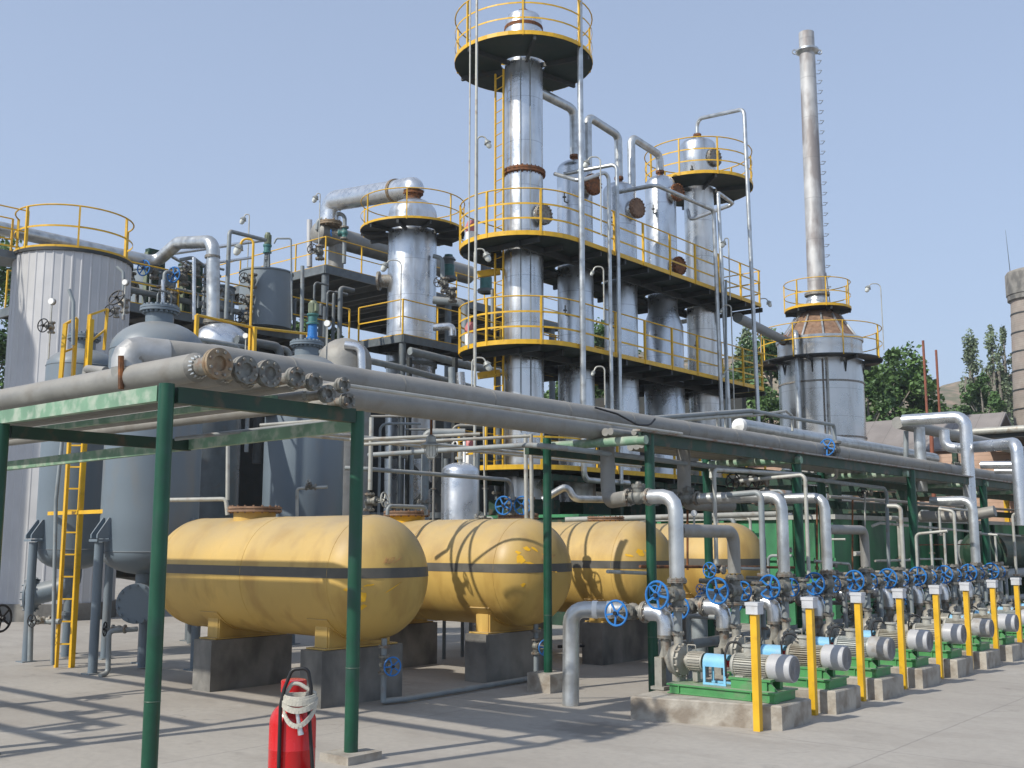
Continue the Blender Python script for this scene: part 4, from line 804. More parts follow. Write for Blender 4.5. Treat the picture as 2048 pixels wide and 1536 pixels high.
pipe('tall thin bent pipe at the right side of the white tank', [at(247, 640, D=22), at(247, 545, D=22), at(234, 533, D=22)], .035, 'pipeg', bend=.1)

# ================================================================== PIPE RACK
GR = 'gpost'
def rpost(x, y, zt, label, foot=None, r=.062, z0=0.):
    t = thing('rack_post', label, 'post', (x, y, 0), 'green posts of the pipe rack'); b = z0+(foot or 0)
    obj('shaft', MB().cyl((x, y, b), (x, y, zt), r, n=22), GR, t); obj('weld_seam', MB().torus((x, y, b+.62), Z_, r, .004, 22, 5), GR, t)
    if foot: obj('footing', MB().box((x-.16, y-.17, 0), (x+.16, y+.17, foot)), 'plinth', t)
    else: obj('base_plate', MB().box((x-.11, y-.11, 0), (x+.11, y+.11, .015)), 'gdark', t)
    return t
P1, P2 = (-6.38, 4.05), (-6.38, 5.77)
rpost(*P1, 2.69, 'bold green post nearest the camera at the left', r=.052)
rpost(*P2, 2.66, 'green post on a low concrete footing in front of the first yellow tank', foot=.06, r=.053)
rpost(-8.72, 4.05, 2.58, 'pale green post at the left edge', r=.06)
rpost(-7.55, 9.72, 2.80, 'green post on a taller concrete footing right of the second yellow tank', foot=.2, r=.048)
rpost(-6.42, 10.1, 2.80, 'green post directly behind the first pump', r=.055)
rpost(-7.75, 13.7, 2.80, 'green post in front of the third yellow tank end', r=.06); rpost(-6.4, 13.75, 2.80, 'green post behind the third pump', r=.065)
rpost(-7.75, 17.6, 2.80, 'green post deep in the rack, seen beside the bent silver pipes', r=.07); rpost(-6.4, 18.1, 2.80, 'green post behind the fifth pump', r=.07)
rpost(-6.4, 22.0, 2.80, 'green post far along the rack near the right edge', r=.07); rpost(-7.75, 22.0, 2.80, 'farthest inner green post of the rack', r=.07)
t = thing('pipe_rack', 'faded green beams of the pipe rack', 'frame', (-7, 12, 2.6))
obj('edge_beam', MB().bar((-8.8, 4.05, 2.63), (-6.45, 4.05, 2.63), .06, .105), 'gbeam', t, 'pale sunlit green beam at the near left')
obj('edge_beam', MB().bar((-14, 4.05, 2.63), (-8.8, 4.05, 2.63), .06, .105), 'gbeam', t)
obj('edge_beam', MB().bar((-6.38, 4.12, 2.62), (-6.38, 5.72, 2.62), .07, .11), 'gdark', t)  # side beams in dark green, shade of that face put into the colour
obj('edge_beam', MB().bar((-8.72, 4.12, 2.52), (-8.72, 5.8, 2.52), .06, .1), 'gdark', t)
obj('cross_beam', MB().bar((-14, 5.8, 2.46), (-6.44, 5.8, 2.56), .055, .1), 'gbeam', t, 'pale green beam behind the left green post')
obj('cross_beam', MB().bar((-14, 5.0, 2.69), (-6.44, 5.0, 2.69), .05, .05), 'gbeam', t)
obj('edge_beam', MB().bar((-6.4, 9.9, 2.745), (-6.4, 40, 2.745), .05, .13), 'gdark', t)  # web coloured dark green to stand for its shaded side
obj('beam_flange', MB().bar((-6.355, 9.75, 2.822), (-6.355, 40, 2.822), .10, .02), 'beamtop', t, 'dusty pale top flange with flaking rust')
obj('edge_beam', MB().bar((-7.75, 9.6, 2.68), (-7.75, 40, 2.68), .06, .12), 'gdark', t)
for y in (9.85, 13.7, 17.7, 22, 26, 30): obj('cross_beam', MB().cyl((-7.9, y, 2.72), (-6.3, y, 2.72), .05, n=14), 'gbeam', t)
# insulated pipes lying across the left bay, blind flanges towards the camera
for i, (y, z, ri, rf, l) in enumerate(((4.33, 2.845, .102, .108, 'thickest dusty pipe on the left bay, its brown end flange nearest the left green post'), (4.56, 2.83, .085, .10, 'dusty pipe with the second large end flange from the left'), (4.77, 2.83, .085, .10, 'dusty pipe with the third large end flange from the left'),
    (5.02, 2.835, .065, .075, 'dusty pipe with the fourth end flange, a clear gap before it'), (5.2, 2.82, .05, .068, 'dusty pipe with the fifth, smaller end flange'), (5.34, 2.745, .05, .068, 'low dusty pipe with the hanging sixth end flange'), (5.5, 2.83, .045, .06, 'dusty pipe with the upper one of the last two small flanges'), (5.56, 2.715, .045, .06, 'dusty pipe with the lower one of the last two small flanges'))):
    t = thing('rack_pipe', l, 'pipe', (-6.4, y, z-.12), 'dusty pipes across the left bay'); xe = -6.2-.008*i
    obj('pipe_run', MB().lathe([(ri, 0), (ri, -7.55), ], (xe-.28, y, z), X_, 24).lathe([(ri, 0), (ri*1.03, .012), (ri*.62, .06)], (xe-.28, y, z), X_, 24), 'dull', t)
    cr = MB()
    for k in range(16):
        a = 2*pi*k/16; c_ = V((xe-.25, y+cos(a)*ri*.85, z+sin(a)*ri*.85)); cr.bar(c_-X_*.03, c_+X_*.035+V((0, -cos(a), -sin(a)))*ri*.16, .012, .012)
    obj('crimped_end', cr, 'cladp', t)
    obj('neck', MB().cyl((xe-.25, y, z), (xe-.03, y, z), rf*.58, n=18), 'flange', t)
    fl = obj('flange', MB().cyl((xe-.045, y, z), (xe-.02, y, z), rf, n=26).lathe([(rf*.5, -.015), (rf, -.015), (rf, .012), (rf*.5, .012), (rf*.47, -.01), (.001, -.012)], (xe, y, z), X_, 26).bolts((xe, y, z), X_, rf*.77, 8 if rf > .09 else (6 if rf > .07 else 4), .011, .028, 1), ['flange0' if i == 0 else 'valve', 'flange'], t)
DZ, DXX = 3.05, -7.2
t = thing('rack_duct', 'long dusty duct over the rack, starting at a silver elbow on the left bay', 'duct', (-7.38, 4.36, 2.86))
obj('pipe_run', MB().tube([(-7.38, 4.36, 2.86), (-7.38, 4.36, DZ), (DXX, 5.0, DZ), (DXX, 44, DZ)], .132, 26, .2), 'dull', t)
obj('elbow', MB().tube([(-7.38, 4.36, 2.93), (-7.38, 4.36, DZ), (-7.3, 4.62, DZ)], .134, 30, bend=.18, seg=3), 'claddust', t, angle=16)
for i in range(22): obj('joint_band', MB().lathe([(.13, 0), (.136, 0), (.136, .016), (.13, .016)], (DXX, 5.7+i*1.28, DZ), Y_, 26), 'dull', t)
pb = at(880, 820, X=-6.5).z
pipe('fat dusty pipe tucked below the long duct', [(-6.98, 5.75, 2.87), (-6.98, 10.9, 2.87)], .11, 'dull', n=20)
dq = at(1215, 920, X=-6.95); pipe('fat dusty drop pipe below the long duct, turning right at its foot', [(-6.95, dq.y, 2.95), (-6.95, dq.y, 2.08), (-6.16, 9.32, 2.08)], .082, 'dull', n=26, bend=.2, seg=3, angle=20)
zt_ = at(880, 799, X=-6.33).z; pipe('thin pale conduit clipped along the outer side of the rack', [(-6.3, 5.6, zt_), (-6.3, 10.6, zt_)], .016, 'pipel')
for k, (x, z, r, y0, y1, l) in enumerate(((-7.5, 2.84, .06, 11.5, 42, 'dusty pipe under the duct, inner side'), (-7.66, 2.83, .05, 11.6, 42, 'innermost dusty pipe on the rack'), (-6.52, 2.82, .035, 9.95, 42, 'thin pipe lying right behind the rack edge beam'),
        (-6.66, 2.82, .04, 9.7, 42, 'second thin pipe behind the rack edge beam'), (-6.8, 2.83, .045, 9.8, 42, 'third thin pipe behind the rack edge beam'), (-6.95, 2.82, .04, 11.3, 42, 'thin pipe lying directly below the duct'), (-7.08, 2.82, .04, 11.3, 42, 'second thin pipe below the duct'), (-7.22, 2.82, .045, 11.4, 42, 'third thin pipe below the duct'), (-7.36, 2.82, .035, 11.4, 42, 'fourth thin pipe below the duct'),
        (-9.38, 2.8, .022, 7.2, 14.5, 'added thin line throwing a shadow arc on the yellow tanks, left of two'), (-9.08, 2.8, .022, 7.2, 14.5, 'added thin line throwing a shadow arc on the yellow tanks, right of two'))):  # last two lines added for the shadow arcs they cast
    pipe(l, [(x, y0, z), (x, y1, z)], r, 'dull' if x > -9 else 'pipel', name='rack_pipe')
qa = at(1480, 852, X=-8.1); sp = thing('pipe', 'shorter silver pipe with a bright cap lying above the right half of the rack', 'pipe', qa); obj('pipe_run', MB().tube([(-8.1, qa.y, qa.z), (-8.1, at(1868, 915, X=-8.1).y, qa.z)], .12, 18), 'cladp', sp); (lambda *a, **k: 0)('shorter silver pipe with a bright cap lying above the right half of the rack', [(-8.1, qa.y, qa.z), (-8.1, at(1868, 915, X=-8.1).y, qa.z)], .12, 'cladp', n=18)
obj('cap', MB().lathe([(.125, 0), (.11, -.07), (.001, -.12)], (-8.1, qa.y, qa.z), Y_, 18), 'gauge', sp)
for l, pts, r in (('grey rusted pipe above the duct sloping up then down to a blue valve', [(1308, 836), (1500, 821), (1560, 832), (1668, 850), (1670, 880)], .032), ('pale shorter pipe just below the sloping pipe above the duct', [(1345, 841), (1503, 829)], .028), ('pale bent pipe above the duct in front of the furnace', [(1500, 832), (1572, 822), (1585, 832), (1585, 862)], .022),
                  ('pale upright clipped across the duct, left of two', [(1435, 830), (1437, 884)], .022), ('pale upright clipped across the duct, right of two', [(1451, 838), (1452, 886)], .018)):
    pipe(l, [at(x, y, X=-7.7) for x, y in pts], r, 'pipel' if 'pale' in l else 'pipeg', bend=.08)
valve(at(1672, 900, X=-7.0), Z_, (-.1, -1, .1), .09, .13, 'blue wheeled valve standing on top of the rack pipes'); pipe('pale pipe below the blue valve on the rack', [at(1672, 915, X=-7.), at(1673, 955, X=-7.), at(1650, 963, X=-7.)], .03, 'pipel', bend=.08)
single('hanging_cable', MB().tube([at(1190, 815, X=-7.07), at(1235, 828, X=-7.0), at(1275, 850, X=-6.98), at(1300, 850, X=-6.98), at(1310, 838, X=-7.0)], .012, 6, bend=.3), 'black', 'black cable sagging over the side of the duct', 'cable')
# thin lines under the rack
pipe('striped shaded pipe running under the rack then along its outer side', [at(738, 910, Y=9.4), at(1055, 890, Y=9.4)]+[at(1100, 893, X=-6.9), at(1773, 977, X=-6.9), at(1778, 1150, X=-6.9)], .03, 'pipeg', bend=.15)
pipe('dark pipe crossing in front of the small silver vessel', [at(690, 936, D=12.6), at(735, 938, D=12.6), at(1022, 960, D=14), at(1026, 1000, D=14)], .026, 'pipeg', bend=.1)
pipe('upright pale pipe behind the second green post', [at(743, 835, D=12.4), at(740, 980, D=12.4)], .026, 'pipel'); valve(at(738, 1004, D=12.4), Z_, (.9, .3, .1), .065, .085, 'pale grey valve on top of the first yellow tank', wheel='pipel', L=.2)
pipe('pale bent pipe on legs behind the first yellow tank', [at(775, 1030, D=13.5), at(776, 1012, D=13.5), at(850, 1014, D=14), at(853, 1030, D=14)], .025, 'pipeg', bend=.06)
for px, l in ((1051, 'left of two pale upright pipes beside the small silver vessel'), (1062, 'right of two pale upright pipes beside the small silver vessel')): pipe(l, [at(px, 868, D=13.6), at(px+2, 1045, D=13.6)], .026, 'pipel')
pipe('thin upright rod right of the small silver vessel', [at(967, 840, D=14.5), at(970, 1035, D=14.5)], .012, 'pipel')
for px, l in ((1000, 'blue wheeled valve above the second yellow tank, left of two'), (1037, 'blue wheeled valve above the second yellow tank, right of two')):
    q = at(px+22, 1012, D=14.2); valve(q, Z_, (.25, -1, 0), .075, .115, l, L=.22)
valve(at(965, 1035, D=14.5), X_, (-1, -.4, 0), .03, .05, 'tiny pale valve at the foot of the small silver vessel', wheel='pipel'); pipe('tiny pale bent pipe at the foot of the small silver vessel', [at(960, 1035, D=14.5), at(985, 1035, D=14.5), at(986, 1045, D=14.5)], .014, 'pipel', bend=.03)
for i, (a, b, d, l) in enumerate((((700, 880), (960, 868), 11.5, 'pale cable tray pipe under the rack, upper'), ((700, 890), (1060, 872), 12, 'pale cable tray pipe under the rack, lower'), ((520, 851), (690, 838), 9.8, 'pale thin pipe under the left bay'), ((350, 878), (700, 838), 9.5, 'dark pipe under the left bay'))):
    pipe(l, [at(*a, D=d), at(*b, D=d)], .018, 'pipel' if 'pale' in l else 'pipeg')
q = at(862, 905, D=12.5); q = at(862, 897, D=10.2)
t = thing('hanging_lamp', 'caged glass lamp hanging under the rack in front of the dark decks', 'lamp', q-Z_*.1)
obj('stem', MB().cyl(q+Z_*.12, q+Z_*.36, .012, n=8), 'rust', t); obj('shade', MB().lathe([(.02, .13), (.045, .11), (.05, .06), (.1, .035), (.1, .025)], q, Z_, 18), 'lamp', t)
gl = obj('glass', MB().lathe([(.05, .03), (.052, -.04), (.035, -.09), (.001, -.1)], q, Z_, 16), 'glass', t); cg = MB()
for k in range(6): a = pi*k/6; cg.tube([q+V((cos(a), sin(a), 0))*.062+Z_*.03, q+V((cos(a), sin(a), 0))*.062-Z_*.06, q-Z_*.11, q-V((cos(a), sin(a), 0))*.062-Z_*.06, q-V((cos(a), sin(a), 0))*.062+Z_*.03], .0035, 5)
obj('cage', cg, 'lamp', gl)
q = at(1424, 948, D=14.5); t = thing('hanging_lamp', 'small caged lamp hanging beside the inner green post before the third yellow tank', 'lamp', q-Z_*.1)
obj('shade', MB().lathe([(.01, .1), (.045, .06), (.045, .04)], q, Z_, 14), 'lamp', t); obj('glass', MB().lathe([(.035, .04), (.04, -.05), (.001, -.09)], q, Z_, 14), 'glass', t)
# small silver vessel
q = at(920, 990, D=15.6); x, y, r = q.x, q.y, .27; zt = at(920, 925, D=15.6).z
t = thing('small_vessel', 'small bright silver vessel with a domed top behind the second yellow tank', 'vessel', (x, y, 0)); obj('shell', MB().lathe([(.001, .62), (r*.7, .68), (r, .85)]+dome(r, .86, zt-.13, .13), (x, y, 0), Z_, 36), 'alu', t)
obj('shell_band', MB().lathe([(r, 0), (r+.006, 0), (r+.006, .02), (r, .02)], (x, y, zt-.2), Z_, 36), 'alu', t)
obj('top_nozzle', MB().cyl((x, y, zt-.02), (x, y, zt+.22), .035, n=12).flange((x, y, zt+.06), Z_, .075, .012, 8), 'pipel', t); obj('relief_valve', MB().cyl((x+.08, y, zt), (x+.08, y, zt+.3), .022, n=10).torus((x-.1, y, zt+.27), Y_, .045, .012, 14, 6), 'gauge', t)
for k in range(3): a = 2*pi*k/3; obj('leg', MB().cyl((x+cos(a)*.22, y+sin(a)*.22, 0), (x+cos(a)*.22, y+sin(a)*.22, .8), .025, n=8), 'steelg', t)

# ================================================================== YELLOW TANKS
TZ, TRD, TXL, TXR = 1.27, .64, -11.78, -7.88
def ytank(y, n, xl, xr, label):
    t = thing('storage_tank', label, 'tank', ((xl+xr)/2, y, 0), 'yellow storage tanks in a row')
    hd = .47; N = 96; prof = [(.001, xl)]+[(TRD*sin(pi/2*i/10), xl+hd*(1-cos(pi/2*i/10))) for i in range(1, 11)]+[(TRD, xl+hd+(xr-xl-2*hd)*i/6) for i in range(1, 6)]+[(TRD*cos(pi/2*i/10), xr-hd+hd*sin(pi/2*i/10)) for i in range(0, 10)]+[(.001, xr)]
    mb = MB(); vs = []
    for r, x in prof: vs += [(x, y+r*cos(2*pi*k/N), TZ+r*sin(2*pi*k/N)) for k in range(N)]
    m_ = len(prof); mb.add(vs, [(i*N+k, i*N+(k+1) % N, (i+1)*N+(k+1) % N, (i+1)*N+k) for i in range(m_-1) for k in range(N)])
    obj('shell', mb, 'tank', t)
    # painted stripe: thin skin following the shell at constant height
    st = MB(); vs = []; zz = (TZ+.005, TZ+.105)
    sp = [(r, x) for r, x in prof if r > .115]
    for z in zz:
        for s_ in (-1, 1):
            pass
    def skin(s_, seq, far=False):
        o = []
        for r, x in seq:
            for z in zz:
                h_ = z-TZ; yy = math.sqrt(max(0, (r+.003)**2-h_*h_)); o.append((x, y+s_*yy, z))
        k = len(seq); return o, [(2*i, 2*i+2, 2*i+3, 2*i+1) if s_ < 0 else (2*i, 2*i+1, 2*i+3, 2*i+2) for i in range(k-1)]
    dense = [(TRD*sin(pi/2*i/24), xl-.003+hd*(1-cos(pi/2*i/24))) for i in range(5, 25)]+[(TRD*cos(pi/2*i/24), xr+.003-hd+hd*sin(pi/2*i/24)) for i in range(0, 20)]
    for s_ in (-1, 1): st.add(*skin(s_, dense))
    # end caps of the stripe
    for e, xx in ((-1, xl-.003), (1, xr+.003)):
        rr = TRD*sin(pi/2*5/24) if e < 0 else TRD*cos(pi/2*19/24); xo = (xl-.003+hd*(1-cos(pi/2*5/24))) if e < 0 else (xr+.003-hd+hd*sin(pi/2*19/24))
        vs = []
        for z in zz:
            for k in range(9):
                yy = -1+2*k/8; yv = yy*math.sqrt((rr+.003)**2-(z-TZ)**2); rho = math.sqrt(yv*yv+(z-TZ)**2)
                if e < 0: xv = xl-.003+hd*(1-math.sqrt(max(0, 1-(rho/TRD)**2)))
                else: xv = xr+.003-hd*(1-math.sqrt(max(0, 1-(rho/TRD)**2)))
                vs.append((xv, y+yv, z))
        st.add(vs, [(k, k+1, k+10, k+9) for k in range(8)])
    obj('painted_stripe', st, 'stripe', t, angle=180)
    for x in (xl+hd, xl+hd+1.55, xr-hd): obj('weld_ring', MB().lathe([(TRD-.01, -.01), (TRD+.004, 0), (TRD-.01, .01)], (x, y, TZ), X_, 64), 'tank', t)
    mx = -10.38; d_ = MB().cyl((mx, y, TZ+TRD-.1), (mx, y, TZ+TRD+.06), .24, n=30); ml = obj('manhole', d_, 'peel' if n else 'tank', t)
    obj('cover', MB().cyl((mx, y, TZ+TRD+.06), (mx, y, TZ+TRD+.085), .31, n=32).cyl((mx, y, TZ+TRD+.095), (mx, y, TZ+TRD+.12), .31, n=32).bolts((mx, y, TZ+TRD+.09), Z_, .28, 18, .013, .045), 'rustpl', ml)
    for xs in (-10.6, -8.75):
        sd_ = MB()
        a = math.asin(.42/TRD)
        arc = [(y+TRD*1.0*sin(-a+2*a*k/12), TZ-TRD*cos(-a+2*a*k/12)) for k in range(13)]
        for xx, w_ in ((xs, .012), (xs+.2, .012)):
            vs = []; fs = []
            for k, (yy, z) in enumerate(arc): vs += [(xx-w_, yy, .56), (xx-w_, yy, z-.001), (xx+w_, yy, .56), (xx+w_, yy, z-.001)]
            for k in range(12): o = 4*k; fs += [(o, o+1, o+5, o+4), (o+2, o+6, o+7, o+3), (o, o+4, o+6, o+2)]
            fs += [(0, 2, 3, 1), (48, 49, 51, 50)]; sd_.add(vs, fs)
        for yy in (y-.42, y-.2, y+.2, y+.42): sd_.box((xs+.013, yy-.008, .56), (xs+.187, yy+.008, TZ-math.sqrt(TRD**2-(yy-y)**2)-.002 if abs(yy-y) > .3 else .66))
        sd_.box((xs-.05, y-.5, .555), (xs+.25, y+.5, .57)); obj('saddle', sd_, 'tank', t)
        pd = MB(); vs = []; a2 = a+.16; rr = TRD+.012; x0, x1 = xs-.06, xs+.26
        for k in range(15): th = -a2+2*a2*k/14; vs += [(x0, y+rr*sin(th), TZ-rr*cos(th)), (x1, y+rr*sin(th), TZ-rr*cos(th)), (x0, y+TRD*.99*sin(th), TZ-TRD*.99*cos(th)), (x1, y+TRD*.99*sin(th), TZ-TRD*.99*cos(th))]
        fs = []
        for k in range(14): o = 4*k; fs += [(o, o+1, o+5, o+4), (o, o+4, o+6, o+2), (o+1, o+3, o+7, o+5)]
        fs += [(0, 2, 3, 1), (56, 57, 59, 58)]; pd.add(vs, fs); obj('wear_plate', pd, 'tank', t)
    if n < 2:   # thin red hand painted letters above the stripe
        GL = {'N': ((0, 0, 0, 1), (0, 1, .6, 0), (.6, 0, .6, 1)), '0': ((0, 0, 0, 1), (0, 1, .6, 1), (.6, 1, .6, 0), (.6, 0, 0, 0)), '1': ((.3, 0, .3, 1),), '2': ((0, 1, .6, 1), (.6, 1, .6, .5), (.6, .5, 0, 0), (0, 0, .6, 0))}
        mk = MB()
        def onsurf(du, dz):
            u = 1.08+du; rad = (TRD+.004)*cos(u); z = .15+dz; return V((xr-hd+(hd+.004)*sin(u), y-math.sqrt(max(.001, rad*rad-z*z)), TZ+z))
        for j, ch in enumerate('N0'+('1' if n == 0 else '2')):
            for x0, y0, x1, y1 in GL[ch]: mk.bar(onsurf(.07*j+x0*.06, y0*.055), onsurf(.07*j+x1*.06, y1*.055), .003, .003)
        obj('painted_mark', mk, 'markred', t)
    # flaked patches of fresh yellow on the end
    if n < 3:
        rnd = random.Random(n+4)
        def patch(x, ph, sx, sy):
            pm = MB(); x += .2; k = 11; vs = []; lst = []
            for j in range(k):
                a = 2*pi*j/k; q = rnd.uniform(.55, 1.15); px_ = x+sx*q*cos(a); p2 = ph+sy*q*sin(a); lst.append((px_, p2))
            for px_, p2 in [(x, ph)]+lst:
                if px_ > xr-hd: rad = TRD*math.sqrt(max(.01, 1-((px_-(xr-hd))/hd)**2))
                else: rad = TRD
                vs.append((px_, y-(rad+.004)*sin(p2), TZ+(rad+.004)*cos(p2)))
            pm.add(vs, [(0, j+1, (j+1) % k+1) for j in range(k)]); obj('flaked_patch', pm, 'peel', t, angle=180)
        spots = {0: [(-8.24, 1.95, .045, .15), (-8.26, 1.78, .05, .04), (-8.19, 1.72, .03, .03), (-8.33, 1.75, .03, .03), (-8.1, 2.1, .03, .04), (-8.26, 2.15, .05, .05)], 1: [(-8.2, .95, .03, .05), (-8.15, .85, .04, .04), (-8.08, .8, .03, .04), (-8.22, 1.25, .035, .12), (-8.15, 1.3, .05, .04), (-8.03, 1.45, .03, .05), (-8.25, 1.12, .03, .04), (-8.2, 1.85, .02, .05)], 2: [(-8.15, 1.1, .04, .12), (-8.25, 1.25, .05, .03), (-8.1, .95, .03, .05)]}[n]
        for sp_ in spots: patch(*sp_)
    for xs in (-10.6, -8.75):
        b = single('concrete_block', MB().box((xs-.06, y-.56, 0), (xs+.27, y+.56, .55)), 'conc', 'concrete block under the '+('left' if xs < -10 else 'right')+' saddle of the '+['first', 'second', 'third', 'fourth'][n]+' yellow tank', 'block', 'concrete blocks under the yellow tanks')
YT = [7.82, 10.3, 12.65, 14.95]
for n, (l, y) in enumerate(zip(('nearest yellow storage tank with a dark stripe, long side fully in view', 'second yellow storage tank, pipe shadows curling over its right end', 'third yellow storage tank, seen between two green posts', 'farthest yellow storage tank, only its right end showing behind silver pipes'), YT)):
    ytank(y, n, TXL, TXR+(.04*n if n < 3 else .3), l)
for n, (px, py, D) in enumerate(((741, 1320, 12.3), (1068, 1292, 14.4))):
    y = YT[n]; x = TXR-.3; zv = .4; t_ = ['first', 'second'][n]
    pipe('drain pipe below the right end of the %s yellow tank running to the ground' % t_, [(x, y, .66), (x, y, .03)], .03, 'pipeg', fl=[((x, y, .58), Z_, .06)])
    valve((x, y, zv), Z_, (.75, -.25, 0), .06, .09, 'drain valve with a blue wheel below the right end of the %s yellow tank' % t_, L=.2)
pipe('grey pipe lying on the concrete between the first and second yellow tanks', [(TXR-.3, YT[0], .04), (TXR-.24, YT[0]+.25, .04), (TXR-.3, YT[1], .04)], .03, 'pipeg')
q = at(952, 1290, D=16.3); t = thing('drain_pot', 'small silver drain pot hanging low behind the second yellow tank', 'vessel', (q.x, q.y, 0)); obj('shell', MB().lathe([(.001, .06), (.15, .1), (.19, .22), (.19, .75)], (q.x, q.y, 0), Z_, 26), 'alu', t)
q = at(1195, 1250, D=14.9); t = thing('drain_pot', 'small yellow drain pot behind the bent silver pipe', 'vessel', (q.x, q.y, 0)); z = q.z; obj('shell', MB().lathe([(.001, z-.2), (.08, z-.19), (.11, z-.14), (.11, z+.3)], (q.x, q.y, 0), Z_, 20), 'tank', t)
obj('outlet', MB().tube([(q.x, q.y, z-.18), (q.x, q.y, z-.27), (q.x-.45, q.y-.3, z-.29)], .02, 8), 'black', t)
# ================================================================== PUMP ROW
PC = [9.02, 10.17, 11.35, 12.54, 13.75, 14.9, 16.06, 17.22, 18.4, 19.6]
PX = -4.42
for i, c in enumerate(PC):
    if i == 0: pts = [(-5.78, 8.69), (PX, 9.02), (PX, 9.62), (-5.86, 9.66)]
    else: pts = [(-5.9, c), (PX, c), (PX, c+.6), (-5.9, c+.6)]
    zt = .215 if i else .21; mb = MB(); bv = .012
    inner = []; cxm = sum(p[0] for p in pts)/4; cym = sum(p[1] for p in pts)/4
    for px_, py_ in pts: inner.append((px_+(bv if px_ < cxm else -bv), py_+(bv if py_ < cym else -bv)))
    mb.add([(*p, 0) for p in pts]+[(*p, zt-bv) for p in pts]+[(*p, zt) for p in inner], [(0, 1, 5, 4), (1, 2, 6, 5), (2, 3, 7, 6), (3, 0, 4, 7), (4, 5, 9, 8), (5, 6, 10, 9), (6, 7, 11, 10), (7, 4, 8, 11), (8, 9, 10, 11)])
    single('pump_plinth', mb, 'plinth', 'concrete plinth under the %s pump of the row' % ORD[i], 'plinth', 'concrete pump plinths', angle=30)
def pump(y, i):
    zb = .215; za = .50
    t = thing('pump_unit', '%s pump of the row, grey motor on a green base' % ORD[i], 'pump', (-5.2, y, zb), 'pumps on concrete plinths')
    sk = MB().box((-5.62, y-.23, zb+.075), (-4.5, y+.23, zb+.09)).box((-5.60, y-.21, zb), (-4.52, y-.19, zb+.075)).box((-5.60, y+.19, zb), (-4.52, y+.21, zb+.075)).box((-4.54, y-.188, zb), (-4.52, y+.188, zb+.075)).box((-5.62, y-.22, zb-.001), (-4.5, y-.15, zb+.008))
    sk.box((-4.75, y-.225, zb+.001), (-4.738, y-.211, zb+.074)).box((-5.5, y-.225, zb+.001), (-5.488, y-.211, zb+.074)); obj('base_frame', sk, 'gskid', t)
    mp = MB()
    for s_ in (-1, 1):
        mp.bar((-4.98, y+s_*.1, zb+.13), (-4.6, y+s_*.1, zb+.13), .06, .08)
    mp.box((-4.98, y-.15, zb+.09), (-4.62, y-.138, zb+.19)).add([(-4.6, y-.14, zb+.09), (-4.52, y-.14, zb+.09), (-4.6, y-.14, zb+.17), (-4.6, y-.125, zb+.09), (-4.52, y-.125, zb+.09), (-4.6, y-.125, zb+.17)], [(0, 1, 2), (5, 4, 3), (0, 2, 5, 3), (1, 4, 5, 2)]).box((-5.0, y-.16, zb+.17), (-4.58, y+.16, zb+.19)); obj('motor_pedestal', mp, 'gskid', t)
    mo = MB().lathe([(.03, -5.06), (.05, -5.04), (.095, -5.02), (.108, -5.0), (.108, -4.985), (.09, -4.98), (.09, -4.66), (.106, -4.655), (.106, -4.64)], (0, y, za), X_, 28)
    for k in range(30):
        a = 2*pi*k/30; d = V((0, cos(a), sin(a))); p = V((-4.98, y, za))+d*.097; mo.bar(p, p+X_*.32, .005, .024, up=d)
    mo.box((-4.95, y-.125, za-.13), (-4.87, y+.125, za-.085)).box((-4.75, y-.125, za-.13), (-4.67, y+.125, za-.085)).torus((-4.78, y-.02, za+.135), Y_, .02, .006, 12, 5)
    mm_ = ('motor', 'motor2', 'motor3', 'motor2', 'motor')[i % 5]; m_ = obj('motor', mo, mm_, t)
    obj('terminal_box', MB().cyl((-4.86, y, za+.08), (-4.86, y, za+.17), .055, n=18).cyl((-4.86, y, za+.172), (-4.86, y, za+.19), .07, n=20), 'motor', m_)
    obj('cable', MB().tube([(-4.9, y, za+.15), (-4.98, y-.02, za+.21), (-5.05, y-.05, za+.2), (-5.06, y-.1, za+.1), (-5.04, y-.13, za-.1)], .011, 8, bend=.05), 'black', m_)
    fc_ = obj('fan_cover', MB().lathe([(.11, -4.64), (.123, -4.635), (.123, -4.44), (.117, -4.42), (.11, -4.418)], (0, y, za), X_, 36), ('fan', 'fan', 'fan2')[i % 3], t)
    fe = MB().lathe([(.112, 0), (.11, .002), (.001, .003)], (-4.419, y, za), X_, 36)
    for r in (.03, .05, .075, .095): fe.torus((-4.414, y, za), X_, r, .002, 30, 4)
    obj('grille', fe, 'fanend', fc_)
    gd = MB(); n = 10; pr = [(y+.085*cos(pi*k/n), za+.085*sin(pi*k/n)) for k in range(n+1)]; pr = [(y+.085, za-.03)]+pr+[(y-.085, za-.03)]
    vs = [(-5.31, a, b) for a, b in pr]+[(-5.065, a, b) for a, b in pr]+[(-5.31, y+(a-y)*.94, za+(b-za)*.94) for a, b in pr]+[(-5.065, y+(a-y)*.94, za+(b-za)*.94) for a, b in pr]; K = len(pr); fs = []
    for k in range(K-1): fs += [(k, k+K, k+1+K, k+1), (k+2*K, k+1+2*K, k+1+3*K, k+3*K), (k, k+1, k+1+2*K, k+2*K), (k+K, k+3*K, k+1+3*K, k+1+K)]
    gd.add(vs, fs)
    for x in (-5.295, -5.08):
        for s_ in (-1, 1): gd.box((x-.012, y+s_*.082-.006, zb+.09), (x+.012, y+s_*.082+.006, za-.02))
    for s_ in (-1, 1): gd.box((-5.308, y+s_*.082-.007, zb+.091), (-5.067, y+s_*.082+.007, zb+.11))
    obj('coupling_guard', gd, 'sky' if i not in (4, 5) else 'motor2', t)
    obj('coupling', MB().cyl((-5.1, y, za), (-5.04, y, za), .032, n=14), 'redp', t); obj('shaft', MB().cyl((-5.34, y, za), (-5.1, y, za), .018, n=10), 'flange', t)
